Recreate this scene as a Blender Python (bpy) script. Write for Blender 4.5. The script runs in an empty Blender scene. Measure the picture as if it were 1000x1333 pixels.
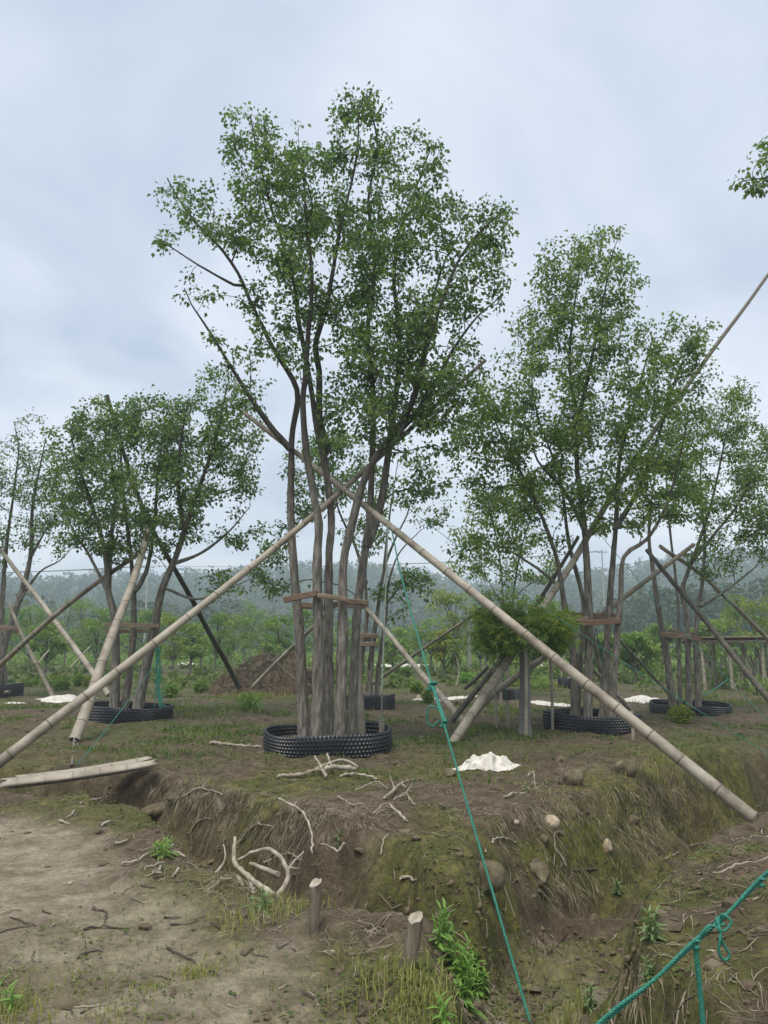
import bpy, math, random
import numpy as np

# ------------------------------------------------------------------ camera, sky, sun, exposure
SC = bpy.context.scene
COL = SC.collection
FPX, W0, H0 = 1006.0, 1000.0, 1333.0
PITCH = math.radians(9.79)
EYE = 1.6
cam_data = bpy.data.cameras.new('camera')
cam = bpy.data.objects.new('camera', cam_data); COL.objects.link(cam)
cam.location = (0, 0, EYE); cam.rotation_euler = (math.pi/2 + PITCH, 0, 0)
cam_data.sensor_fit = 'VERTICAL'; cam_data.sensor_height = 24.0; cam_data.lens = 24.0*FPX/H0
cam_data.clip_start = 0.05; cam_data.clip_end = 6000
SC.camera = cam

SUN_EL, SUN_ROT = math.radians(66), math.radians(200)
world = bpy.data.worlds.new('World'); SC.world = world; world.use_nodes = True
def build_world():
    nt = world.node_tree; nt.nodes.clear(); N = nt.nodes.new; L = nt.links.new
    out = N('ShaderNodeOutputWorld'); bg = N('ShaderNodeBackground')
    sky = N('ShaderNodeTexSky'); sky.sky_type = 'NISHITA'; sky.sun_disc = False
    sky.sun_elevation = SUN_EL; sky.sun_rotation = SUN_ROT; sky.dust_density = 4.0
    tc = N('ShaderNodeTexCoord'); sp = N('ShaderNodeSeparateXYZ'); L(tc.outputs['Generated'], sp.inputs[0])
    ad = N('ShaderNodeMath'); ad.operation = 'ADD'; ad.inputs[1].default_value = 0.28; L(sp.outputs['Z'], ad.inputs[0])
    mx = N('ShaderNodeMath'); mx.operation = 'MAXIMUM'; mx.inputs[1].default_value = 0.12; L(ad.outputs[0], mx.inputs[0])
    dx = N('ShaderNodeMath'); dx.operation = 'DIVIDE'; L(sp.outputs['X'], dx.inputs[0]); L(mx.outputs[0], dx.inputs[1])
    dy = N('ShaderNodeMath'); dy.operation = 'DIVIDE'; L(sp.outputs['Y'], dy.inputs[0]); L(mx.outputs[0], dy.inputs[1])
    cb = N('ShaderNodeCombineXYZ'); L(dx.outputs[0], cb.inputs[0]); L(dy.outputs[0], cb.inputs[1])
    n1 = N('ShaderNodeTexNoise'); n1.inputs['Scale'].default_value = 1.5; n1.inputs['Detail'].default_value = 7
    n1.inputs['Roughness'].default_value = 0.52; n1.inputs['Distortion'].default_value = 0.5; L(cb.outputs[0], n1.inputs['Vector'])
    n2 = N('ShaderNodeTexNoise'); n2.inputs['Scale'].default_value = 0.55; n2.inputs['Detail'].default_value = 3; L(cb.outputs[0], n2.inputs['Vector'])
    av = N('ShaderNodeMath'); av.operation = 'ADD'; L(n1.outputs['Fac'], av.inputs[0]); L(n2.outputs['Fac'], av.inputs[1])
    hv = N('ShaderNodeMath'); hv.operation = 'MULTIPLY'; hv.inputs[1].default_value = 0.5; L(av.outputs[0], hv.inputs[0])
    rp = N('ShaderNodeValToRGB'); e = rp.color_ramp.elements
    e[0].position = 0.40; e[0].color = (2.75, 3.25, 4.05, 1)
    e[1].position = 0.60; e[1].color = (5.3, 5.55, 5.95, 1)
    L(hv.outputs[0], rp.inputs[0])
    mix = N('ShaderNodeMix'); mix.data_type = 'RGBA'; mix.inputs['Factor'].default_value = 0.9
    L(sky.outputs[0], mix.inputs['A']); L(rp.outputs[0], mix.inputs['B'])
    L(mix.outputs['Result'], bg.inputs['Color']); bg.inputs['Strength'].default_value = 0.1
    L(bg.outputs[0], out.inputs['Surface'])
build_world()
sun_d = bpy.data.lights.new('sun', 'SUN'); sun_d.energy = 1.5; sun_d.angle = math.radians(25); sun_d.color = (1.0, 0.96, 0.9)
sun = bpy.data.objects.new('sun', sun_d); COL.objects.link(sun)
# light arrives from behind the camera, slightly from its left
sun.rotation_euler = (math.radians(24), 0, math.radians(-20))
SC.view_settings.view_transform = 'Standard'; SC.view_settings.look = 'None'
SC.view_settings.exposure = 1.0; SC.view_settings.gamma = 1.0; SC.view_settings.use_curve_mapping = False
cy = SC.cycles
cy.max_bounces = 6; cy.diffuse_bounces = 3; cy.glossy_bounces = 2; cy.transmission_bounces = 4; cy.volume_bounces = 2
cy.use_denoising = True
try: cy.denoiser = 'OPENIMAGEDENOISE'; cy.denoising_prefilter = 'ACCURATE'
except Exception: pass

# ------------------------------------------------------------------ maths helpers
rng = np.random.default_rng(7)
CT, ST = math.cos(PITCH), math.sin(PITCH)
def ray(px, py):
    u = (px-500.0)/FPX; v = (666.5-py)/FPX
    return np.array([u, CT - v*ST, ST + v*CT])
def P(px, py, D):
    """the place seen at that spot of the picture, D metres ahead"""
    d = ray(px, py); return np.array([0, 0, EYE]) + d*(D/d[1])
_perm = np.random.default_rng(11).permutation(512)
_perm = np.concatenate([_perm, _perm, _perm])
_ang = np.random.default_rng(12).random(512)*2*np.pi
_gx, _gy = np.cos(_ang), np.sin(_ang)
def pn(x, y, s=0):
    x = np.asarray(x, float); y = np.asarray(y, float)
    xi = np.floor(x).astype(int); yi = np.floor(y).astype(int); xf = x-xi; yf = y-yi
    def g(ix, iy, fx, fy):
        h = _perm[(_perm[(ix+s*17) & 511] + iy) & 511]
        return _gx[h]*fx + _gy[h]*fy
    u = xf*xf*xf*(xf*(xf*6-15)+10); v = yf*yf*yf*(yf*(yf*6-15)+10)
    a = g(xi, yi, xf, yf); b = g(xi+1, yi, xf-1, yf); c = g(xi, yi+1, xf, yf-1); d = g(xi+1, yi+1, xf-1, yf-1)
    return ((a+(b-a)*u) + ((c+(d-c)*u)-(a+(b-a)*u))*v)*1.5
def fbm(x, y, o=3, s=0, r=0.5):
    t = 0; a = 1.0; f = 1.0
    for k in range(o): t = t + a*pn(x*f, y*f, s+k*3); a *= r; f *= 2.03
    return t
def sst(e0, e1, x):
    t = np.clip((x-e0)/(e1-e0), 0, 1); return t*t*(3-2*t)
def nrm(v): return v/(np.linalg.norm(v, axis=-1, keepdims=True)+1e-12)

# ------------------------------------------------------------------ lie of the land
# ditch centre lines: x, y, half width at the top, depth
DITCH = [
    np.array([(-14, 12.6, 1.0, .5), (-7, 10.7, 1.0, .5), (-4.4, 9.9, .85, .5), (-3.0, 9.35, .8, .5), (-2.0, 8.4, .75, .52), (-1.15, 7.0, .85, .55), (-.5, 6.2, .85, .58), (.2, 5.6, .85, .6), (.95, 5.2, .7, .62)]),
    np.array([(.80, 1.0, .6, .40), (.85, 3.2, .66, .42), (.80, 4.3, .72, .46), (.98, 5.2, .85, .56), (1.4, 6.3, 1.05, .66), (2.1, 7.45, 1.15, .68), (3.1, 8.7, 1.15, .68), (4.3, 10.0, 1.1, .65), (6.2, 11.9, 1.0, .6), (13, 17.5, 1.0, .55)]),
]
def ditch(x, y):
    best = np.zeros_like(x)
    wob = 0.16*pn(x*1.1, y*1.1, 5) + 0.09*pn(x*3.1, y*3.1, 6)
    for pl in DITCH:
        prof = np.zeros_like(x); dmin = np.full_like(x, 1e9)
        for a, b in zip(pl[:-1], pl[1:]):
            ex, ey = b[0]-a[0], b[1]-a[1]; t = np.clip(((x-a[0])*ex+(y-a[1])*ey)/(ex*ex+ey*ey), 0, 1)
            d = np.hypot(x-a[0]-t*ex, y-a[1]-t*ey); hw = a[2]+t*(b[2]-a[2]); dp = a[3]+t*(b[3]-a[3])
            s = np.clip(((d+wob*0.9)/hw - 0.34)/0.50, 0, 1)
            pr = dp*(1 - sst(0, 1, s))
            prof = np.maximum(prof, pr)
        best = np.maximum(best, prof)
    return best
def pathmask(x, y):
    # trodden mud: left of the first ditch, this side of it
    e = 0.35*pn(x*.9, y*.9, 21) + 0.18*pn(x*2.7, y*2.7, 22)
    edge = (x + 0.25) * 0.80 + (y - 4.2) * 0.60          # line running up-left beside the ditch
    m = sst(0.25, -0.45, edge + e)
    return m * sst(8.6, 7.2, y + 1.0*e) * sst(-9, -7, x)
def gz_exact(x, y):
    x = np.asarray(x, float); y = np.asarray(y, float)
    far = sst(60, 25, np.hypot(x, y))
    pm = pathmask(x, y)
    dt = ditch(x, y)
    rough = (1-0.8*pm)
    h = 0.05*fbm(x*.35, y*.35, 2, 31)*far
    h = h + far*rough*(0.055*fbm(x*.9, y*.9, 2, 41))
    near = sst(26, 12, np.hypot(x, y))
    bank = sst(0.02, 0.2, dt)
    h = h + near*rough*((0.034+0.034*bank)*fbm(x*2.6, y*2.6, 3, 51) + (0.018+0.028*bank)*np.abs(fbm(x*7, y*7, 3, 61)))
    h = h + near*(0.007*fbm(x*9, y*9, 3, 71) + 0.010*np.minimum(0, fbm(x*3.3, y*3.3, 2, 75)+.25))
    h = h + near*rough*bank*(0.26*np.minimum(0, fbm(x*1.9, y*1.9, 2, 55)+.10) + 0.05*np.abs(fbm(x*4.3, y*4.3, 3, 57)))
    h = h + near*rough*0.022*np.maximum(0, fbm(x*5.2, y*5.2, 2, 58)-.05)
    # raised lip of the tree bed and of the near right bed
    h = h + 0.30*np.exp(-(((x-2.9)/1.25)**2 + ((y-4.3)/1.8)**2))
    h = h + 0.10*np.exp(-(((x+0.1)/1.6)**2 + ((y-8.1)/0.9)**2))
    h = h + 0.16*np.exp(-(((x-4.6)/1.3)**2 + ((y-11.6)/.8)**2))
    h = h + 0.44*np.exp(-(((x-4.42)/.55)**2 + ((y-9.15)/.5)**2))   # earth thrown up at the pole foot
    h = h - 0.06*pm
    return h - 1.38*dt*(1+0.10*pn(x*1.7, y*1.7, 81))
_gx0, _gx1, _gy0, _gy1, _gs = -14.0, 16.0, 1.5, 31.0, 0.035
_xs = np.arange(_gx0, _gx1, _gs); _ys = np.arange(_gy0, _gy1, _gs)
_GXX, _GYY = np.meshgrid(_xs, _ys); _GT = gz_exact(_GXX.ravel(), _GYY.ravel()).reshape(_GXX.shape)
def gz(x, y):
    """the same land, read from a table near the camera"""
    x = np.asarray(x, float); y = np.asarray(y, float)
    inside = (x > _gx0) & (x < _xs[-1]-_gs) & (y > _gy0) & (y < _ys[-1]-_gs)
    fx = np.where(inside, (x-_gx0)/_gs, 0.0); fy = np.where(inside, (y-_gy0)/_gs, 0.0)
    ix = fx.astype(int); iy = fy.astype(int); fx = fx-ix; fy = fy-iy
    z = (_GT[iy, ix]*(1-fx)+_GT[iy, ix+1]*fx)*(1-fy)+(_GT[iy+1, ix]*(1-fx)+_GT[iy+1, ix+1]*fx)*fy
    if not np.all(inside):
        o = ~inside; z = np.array(z, float); z[o] = gz_exact(x[o], y[o])
    return z
def gz1(x, y): return float(gz(np.array([x]), np.array([y]))[0])
_Ds = np.geomspace(2.2, 31, 1800)
def GP(px, py):
    """first ground point along that line of sight"""
    d = ray(px, py); t = _Ds/d[1]; X = d[0]*t; Y = _Ds; Z = EYE + d[2]*t
    b = np.nonzero(Z < gz(X, Y))[0]
    if len(b) == 0: i = len(_Ds)-1
    else: i = b[0]
    return np.array([X[i], Y[i], gz1(X[i], Y[i])])
def onground(p, dz=0.0): return np.array([p[0], p[1], gz1(p[0], p[1])+dz])

# ------------------------------------------------------------------ mesh helpers
class MB:
    def __init__(s): s.V = []; s.F = {3: [], 4: []}; s.n = 0; s.A = []
    def add(s, V, F, a=None):
        V = np.asarray(V, float).reshape(-1, 3); F = np.asarray(F, int)
        s.V.append(V); s.F[F.shape[1]].append(F + s.n); s.n += len(V)
        s.A.append(np.full(len(V), 0.5) if a is None else np.broadcast_to(np.asarray(a, float), (len(V),)))
    def more(s, F): s.F[len(F[0])].append(np.asarray(F, int))
def mesh_from(mb, name, origin=(0, 0, 0), smooth=True):
    me = bpy.data.meshes.new(name)
    V = np.concatenate(mb.V) - np.asarray(origin, float)
    A = np.concatenate(mb.A)
    T = [f for f in mb.F[3]]; Q = [f for f in mb.F[4]]
    T = np.concatenate(T) if T else np.zeros((0, 3), int); Q = np.concatenate(Q) if Q else np.zeros((0, 4), int)
    me.vertices.add(len(V)); me.vertices.foreach_set('co', V.astype(np.float32).ravel())
    loops = np.concatenate([T.ravel(), Q.ravel()]).astype(np.int32)
    me.loops.add(len(loops)); me.loops.foreach_set('vertex_index', loops)
    np_ = len(T)+len(Q); me.polygons.add(np_)
    st = np.concatenate([np.arange(len(T))*3, len(T)*3+np.arange(len(Q))*4]).astype(np.int32)
    tot = np.concatenate([np.full(len(T), 3), np.full(len(Q), 4)]).astype(np.int32)
    me.polygons.foreach_set('loop_start', st); me.polygons.foreach_set('loop_total', tot)
    me.polygons.foreach_set('use_smooth', np.full(np_, smooth, bool))
    at = me.attributes.new('tone', 'FLOAT', 'POINT'); at.data.foreach_set('value', A.astype(np.float32))
    me.update(calc_edges=True); me.validate()
    return me
def tag(o, label=None, cat=None, group=None, kind=None):
    if label: o['label'] = label
    if cat: o['category'] = cat
    if group: o['group'] = group
    if kind: o['kind'] = kind
    return o
def clear_notes():
    for o in ROOTS:
        if '_w' in o: del o['_w']
def obj(name, mb, mat, parent=None, origin=None, smooth=True):
    """origin in world space; a child's mesh is stored relative to its parent"""
    if parent is not None:
        base = np.array(parent['_w']) if '_w' in parent else np.zeros(3)
        me = mesh_from(mb, name, base, smooth)
        o = bpy.data.objects.new(name, me); o.parent = parent
    else:
        origin = np.zeros(3) if origin is None else np.asarray(origin, float)
        me = mesh_from(mb, name, origin, smooth)
        o = bpy.data.objects.new(name, me); o.location = origin
        WORLDPOS[o.name] = origin
    me.materials.append(mat); COL.objects.link(o)
    if parent is not None: o['_w'] = list(parent['_w']); ROOTS.append(o)
    return o
WORLDPOS = {}
def empty(name, loc):
    o = bpy.data.objects.new(name, None); o.location = loc; o.empty_display_size = 0.2; COL.objects.link(o)
    o['_w'] = [float(v) for v in loc]; ROOTS.append(o)
    return o
ROOTS = []
def frames(Pt):
    T = nrm(np.gradient(Pt, axis=0)); n = len(Pt)
    up = np.array([0, 0, 1.0]) if abs(T[0][2]) < 0.9 else np.array([1.0, 0, 0])
    U = np.zeros_like(Pt); u = nrm(np.cross(T[0], up))
    for i in range(n):
        u = u - T[i]*np.dot(u, T[i]); l = np.linalg.norm(u)
        u = u/l if l > 1e-6 else nrm(np.cross(T[i], np.array([.3, .5, .8])))
        U[i] = u
    return T, U, np.cross(T, U)
def tube(mb, Pt, R, sides=6, cap=True, a=None, hole=0.0, ell=1.0):
    Pt = np.asarray(Pt, float); R = np.broadcast_to(np.asarray(R, float), (len(Pt),))
    T, U, B = frames(Pt); an = np.arange(sides)*2*np.pi/sides
    V = Pt[:, None, :] + R[:, None, None]*(np.cos(an)[None, :, None]*U[:, None, :] + ell*np.sin(an)[None, :, None]*B[:, None, :])
    n = len(Pt); i = np.arange(n-1)[:, None]; j = np.arange(sides)[None, :]; j2 = (j+1) % sides
    F = np.stack([np.broadcast_to(i*sides, (n-1, sides))+j, i*sides+j2, (i+1)*sides+j2, (i+1)*sides+j], -1).reshape(-1, 4)
    A = 0.5 if a is None else np.repeat(np.broadcast_to(np.asarray(a, float), (n,)), sides)
    s0 = mb.n
    mb.add(V.reshape(-1, 3), F, A)
    if cap:
        for e in (0, n-1):
            ring = V[e]; c = Pt[e]; sgn = -1 if e == 0 else 1
            if hole > 0:
                inn = c + (ring-c)*hole - T[e]*sgn*0.0
                deep = c + (ring-c)*hole*0.95 - T[e]*sgn*R[e]*2
                base = mb.n
                mb.add(np.concatenate([ring, inn, deep, (c - T[e]*sgn*R[e]*2)[None]]), [[base*0+k, (k+1) % sides, sides+(k+1) % sides, sides+k] for k in range(sides)], 0.35)
                mb.more([[base+sides+k, base+sides+(k+1) % sides, base+2*sides+(k+1) % sides, base+2*sides+k] for k in range(sides)])
                mb.more([[base+2*sides+k, base+2*sides+(k+1) % sides, base+3*sides] for k in range(sides)])
            else:
                mb.add(np.concatenate([ring, c[None]]), [[k, (k+1) % sides, sides] for k in range(sides)], (A if np.isscalar(A) else float(np.asarray(A)[0])))
def catmull(pts, step):
    pts = np.asarray(pts, float)
    if len(pts) == 2: 
        n = max(2, int(np.linalg.norm(pts[1]-pts[0])/step)+1); t = np.linspace(0, 1, n)[:, None]; return pts[0]*(1-t)+pts[1]*t
    p = np.vstack([2*pts[0]-pts[1], pts, 2*pts[-1]-pts[-2]]); out = []
    for i in range(1, len(p)-2):
        a, b, c, d = p[i-1], p[i], p[i+1], p[i+2]
        n = max(1, int(round(np.linalg.norm(c-b)/step)))
        for k in range(n):
            t = k/n; out.append(0.5*((2*b)+(-a+c)*t+(2*a-5*b+4*c-d)*t*t+(-a+3*b-3*c+d)*t**3))
    out.append(pts[-1]); return np.array(out)
def box(mb, c, X, Y, Z, a=0.5, jit=0.0):
    c = np.asarray(c, float); X, Y, Z = (np.asarray(k, float) for k in (X, Y, Z))
    V = [c+sx*X+sy*Y+sz*Z + (rng.normal(0, jit, 3) if jit else 0) for sx in (-1, 1) for sy in (-1, 1) for sz in (-1, 1)]
    mb.add(V, [[0, 1, 3, 2], [4, 6, 7, 5], [0, 4, 5, 1], [2, 3, 7, 6], [0, 2, 6, 4], [1, 5, 7, 3]], a)

# ------------------------------------------------------------------ materials
def newmat(name):
    m = bpy.data.materials.new(name); m.use_nodes = True; nt = m.node_tree
    b = nt.nodes['Principled BSDF']; return m, nt, b
def ramp(nt, fac, stops):
    r = nt.nodes.new('ShaderNodeValToRGB'); e = r.color_ramp.elements
    while len(e) < len(stops): e.new(0.5)
    for k, (p, c) in enumerate(stops): e[k].position = p; e[k].color = (*c, 1)
    nt.links.new(fac, r.inputs[0]); return r.outputs[0]
def noise(nt, scale, detail=4, rough=0.55, stretch=None, coord='Object', dist=0.0):
    tc = nt.nodes.new('ShaderNodeTexCoord'); v = tc.outputs[coord]
    if stretch is not None:
        mp = nt.nodes.new('ShaderNodeMapping'); mp.inputs['Scale'].default_value = stretch
        nt.links.new(v, mp.inputs['Vector']); v = mp.outputs[0]
    n = nt.nodes.new('ShaderNodeTexNoise'); n.inputs['Scale'].default_value = scale
    n.inputs['Detail'].default_value = detail; n.inputs['Roughness'].default_value = rough; n.inputs['Distortion'].default_value = dist
    nt.links.new(v, n.inputs['Vector']); return n.outputs['Fac']
def mixc(nt, fac, a, b, mode='MIX'):
    m = nt.nodes.new('ShaderNodeMix'); m.data_type = 'RGBA'; m.blend_type = mode
    for key, val in (('Factor', fac), ('A', a), ('B', b)):
        s = m.inputs[key]
        if hasattr(val, 'links'): nt.links.new(val, s)
        elif isinstance(val, (int, float)): s.default_value = val
        else: s.default_value = (*val, 1)
    return m.outputs['Result']
def math_(nt, op, a, b=0.0, clamp=False):
    m = nt.nodes.new('ShaderNodeMath'); m.operation = op; m.use_clamp = clamp
    for k, val in enumerate((a, b)):
        if hasattr(val, 'links'): nt.links.new(val, m.inputs[k])
        else: m.inputs[k].default_value = val
    return m.outputs[0]
def attr(nt, name='tone'):
    a = nt.nodes.new('ShaderNodeAttribute'); a.attribute_name = name; return a.outputs['Fac']
def bump(nt, b, h, strength=0.4, dist=0.02):
    n = nt.nodes.new('ShaderNodeBump'); n.inputs['Strength'].default_value = strength; n.inputs['Distance'].default_value = dist
    nt.links.new(h, n.inputs['Height']); nt.links.new(n.outputs[0], b.inputs['Normal'])
def simple(name, stops, scale=6, detail=5, rough=0.85, stretch=None, bstr=0.4, bdist=0.01, tone=None, spec=0.3):
    m, nt, b = newmat(name)
    f = noise(nt, scale, detail, 0.6, stretch)
    c = ramp(nt, f, stops)
    if tone is not None:   # tone attribute mixes towards a second colour: joints, litter, painted silhouette shade
        t = math_(nt, 'SUBTRACT', attr(nt), 0.5); t = math_(nt, 'MULTIPLY', t, 2.0, True)
        c = mixc(nt, t, c, tone)
    nt.links.new(c, b.inputs['Base Color']); b.inputs['Roughness'].default_value = rough
    b.inputs['Specular IOR Level'].default_value = spec
    if bstr: bump(nt, b, f, bstr, bdist)
    return m
def leafmat(name, stops, transl=0.42, rough=0.5, clump=1.3, tint=(0.6, 0.9, 0.25)):
    m, nt, b = newmat(name)
    t = attr(nt); n = noise(nt, clump, 2)
    f = math_(nt, 'ADD', math_(nt, 'MULTIPLY', t, 0.6), math_(nt, 'MULTIPLY', n, 0.5))
    c = ramp(nt, f, stops)
    nt.links.new(c, b.inputs['Base Color']); b.inputs['Roughness'].default_value = rough; b.inputs['Specular IOR Level'].default_value = 0.35
    tr = nt.nodes.new('ShaderNodeBsdfTranslucent'); c2 = mixc(nt, 1.0, c, (1.6, 1.9, 0.9), 'MULTIPLY'); nt.links.new(c2, tr.inputs['Color'])
    mx = nt.nodes.new('ShaderNodeMixShader'); mx.inputs[0].default_value = transl
    nt.links.new(b.outputs[0], mx.inputs[1]); nt.links.new(tr.outputs[0], mx.inputs[2])
    nt.links.new(mx.outputs[0], nt.nodes['Material Output'].inputs['Surface'])
    return m
M = {}
M['leaf'] = leafmat('tree_leaf', [(0.2, (0.042, 0.084, 0.031)), (0.55, (0.096, 0.158, 0.056)), (0.85, (0.20, 0.258, 0.082))])
M['leaf_b'] = leafmat('tree_leaf_fresh', [(0.2, (0.050, 0.098, 0.032)), (0.55, (0.118, 0.184, 0.057)), (0.85, (0.235, 0.285, 0.082))])
M['maple'] = leafmat('maple_leaf', [(0.2, (0.05, 0.095, 0.018)), (0.5, (0.115, 0.18, 0.032)), (0.8, (0.26, 0.30, 0.06))], 0.4)
M['farleaf'] = leafmat('nursery_leaf', [(0.2, (0.08, 0.15, 0.04)), (0.5, (0.145, 0.23, 0.055)), (0.8, (0.25, 0.31, 0.08))], 0.3, 0.7, 0.4)
M['farleaf_y'] = leafmat('yellow_leaf', [(0.2, (0.12, 0.18, 0.03)), (0.5, (0.20, 0.25, 0.045)), (0.8, (0.32, 0.30, 0.06))], 0.3, 0.7, 0.4)
M['pine'] = leafmat('wood_leaf', [(0.2, (0.03, 0.06, 0.03)), (0.5, (0.05, 0.085, 0.04)), (0.8, (0.09, 0.13, 0.05))], 0.15, 0.8, 0.1)
M['weed'] = leafmat('weed_leaf', [(0.1, (0.10, 0.20, 0.045)), (0.5, (0.15, 0.28, 0.06)), (0.9, (0.26, 0.38, 0.09))], 0.35, 0.6, 6)
M['weed_d'] = leafmat('weed_leaf_grey', [(0.1, (0.10, 0.17, 0.07)), (0.5, (0.16, 0.24, 0.10)), (0.9, (0.26, 0.34, 0.15))], 0.3, 0.6, 6)
M['grass'] = leafmat('grass_blade', [(0.15, (0.06, 0.10, 0.025)), (0.5, (0.10, 0.15, 0.035)), (0.85, (0.20, 0.22, 0.07))], 0.3, 0.7, 0.8)
M['cover'] = leafmat('ground_cover', [(0.15, (0.05, 0.075, 0.018)), (0.5, (0.075, 0.105, 0.025)), (0.85, (0.13, 0.15, 0.04))], 0.25, 0.8, 0.9)
M['pale_grass'] = leafmat('pale_grass', [(0.15, (0.15, 0.17, 0.045)), (0.5, (0.23, 0.24, 0.07)), (0.85, (0.36, 0.33, 0.12))], 0.3, 0.7, 2)
M['straw'] = simple('dry_straw', [(0.3, (0.09, 0.07, 0.043)), (0.5, (0.2, 0.162, 0.105)), (0.7, (0.38, 0.325, 0.235))], 9, 2, bstr=0)
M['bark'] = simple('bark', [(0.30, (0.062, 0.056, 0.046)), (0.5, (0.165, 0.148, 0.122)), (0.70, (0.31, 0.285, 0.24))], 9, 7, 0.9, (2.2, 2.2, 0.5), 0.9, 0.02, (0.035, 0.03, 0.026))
M['twig'] = simple('twig_bark', [(0.3, (0.045, 0.038, 0.032)), (0.7, (0.085, 0.072, 0.06))], 9, 3, 0.9, None, 0.3)
M['bamboo'] = simple('bamboo', [(0.32, (0.17, 0.145, 0.108)), (0.46, (0.31, 0.268, 0.205)), (0.66, (0.44, 0.395, 0.318))], 2.4, 7, 0.55, None, 0.15, 0.004, (0.10, 0.08, 0.058))
M['bamboo_g'] = simple('bamboo_weathered', [(0.3, (0.14, 0.12, 0.085)), (0.5, (0.22, 0.19, 0.14)), (0.75, (0.31, 0.275, 0.21))], 3.2, 7, 0.6, None, 0.15, 0.004, (0.05, 0.04, 0.03))
M['bamboo_d'] = simple('bamboo_dark', [(0.3, (0.05, 0.047, 0.035)), (0.5, (0.085, 0.078, 0.058)), (0.75, (0.14, 0.125, 0.095))], 3.2, 7, 0.6, None, 0.15, 0.004, (0.03, 0.025, 0.02))
M['plastic'] = simple('black_plastic', [(0.3, (0.005, 0.006, 0.009)), (0.7, (0.014, 0.016, 0.022))], 5, 5, 0.42, None, 0.0, spec=0.5)
M['board'] = simple('old_board', [(0.3, (0.12, 0.085, 0.058)), (0.5, (0.22, 0.165, 0.115)), (0.75, (0.33, 0.265, 0.195))], 5, 6, 0.85, (1, 1, 9), 0.5)
M['board_r'] = simple('red_board', [(0.3, (0.115, 0.068, 0.048)), (0.7, (0.25, 0.165, 0.12))], 5, 6, 0.85, (1, 1, 9), 0.5)
M['rope'] = simple('green_rope', [(0.3, (0.016, 0.125, 0.088)), (0.7, (0.045, 0.235, 0.165))], 60, 3, 0.55, None, 0.3, 0.002)
M['rope_w'] = simple('pale_rope', [(0.3, (0.24, 0.30, 0.24)), (0.7, (0.42, 0.48, 0.40))], 30, 3, 0.7, None, 0)
M['wire'] = simple('wire', [(0.3, (0.16, 0.15, 0.13)), (0.7, (0.26, 0.25, 0.22))], 30, 3, 0.5, None, 0)
M['rock'] = simple('stone', [(0.3, (0.062, 0.049, 0.028)), (0.5, (0.140, 0.114, 0.070)), (0.72, (0.25, 0.212, 0.142))], 9, 8, 0.9, None, 0.6, 0.02)
M['rock_p'] = simple('pale_stone', [(0.25, (0.24, 0.175, 0.11)), (0.5, (0.42, 0.34, 0.235)), (0.8, (0.56, 0.48, 0.36))], 14, 7, 0.9, None, 0.5, 0.01)
M['sheet'] = simple('white_sheet', [(0.25, (0.36, 0.32, 0.26)), (0.5, (0.62, 0.58, 0.51)), (0.8, (0.76, 0.73, 0.68))], 12, 6, 0.6, None, 0.3, 0.01)
M['deadwood'] = simple('dead_wood', [(0.3, (0.14, 0.112, 0.078)), (0.48, (0.30, 0.255, 0.19)), (0.7, (0.50, 0.445, 0.355))], 14, 6, 0.85, None, 0.5, 0.006)
M['stake'] = simple('stake_wood', [(0.3, (0.075, 0.06, 0.042)), (0.5, (0.16, 0.13, 0.092)), (0.72, (0.27, 0.228, 0.17))], 12, 7, 0.9, (2.5, 2.5, .5), 0.7, 0.01)
M['deadwood_d'] = simple('dark_twig', [(0.3, (0.045, 0.036, 0.026)), (0.7, (0.11, 0.09, 0.066))], 14, 5, 0.9, None, 0.4, 0.006)
M['soil'] = simple('dug_soil', [(0.3, (0.030, 0.022, 0.013)), (0.5, (0.075, 0.056, 0.034)), (0.72, (0.15, 0.118, 0.078))], 5, 10, 0.95, None, 0.9, 0.08)
M['clod'] = simple('soil_clod', [(0.25, (0.065, 0.048, 0.030)), (0.5, (0.125, 0.096, 0.062)), (0.8, (0.22, 0.175, 0.12))], 5, 8, 0.95, None, 0.6, 0.01)
M['concrete'] = simple('concrete', [(0.3, (0.3, 0.28, 0.25)), (0.7, (0.42, 0.4, 0.37))], 6, 5, 0.9, None, 0.2)
M['metal'] = simple('grey_steel', [(0.3, (0.2, 0.2, 0.21)), (0.7, (0.3, 0.3, 0.31))], 6, 5, 0.6, None, 0)
M['wrap'] = simple('trunk_wrap', [(0.3, (0.13, 0.12, 0.11)), (0.7, (0.25, 0.235, 0.215))], 7, 5, 0.9, (1, 1, 12), 0.5)
M['hill'] = simple('hill_cover', [(0.3, (0.03, 0.05, 0.025)), (0.7, (0.07, 0.10, 0.045))], 0.08, 8, 0.95, None, 0)
M['redtape'] = simple('red_tape', [(0.3, (0.35, 0.03, 0.03)), (0.7, (0.5, 0.06, 0.05))], 6, 5, 0.6, None, 0)
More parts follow.
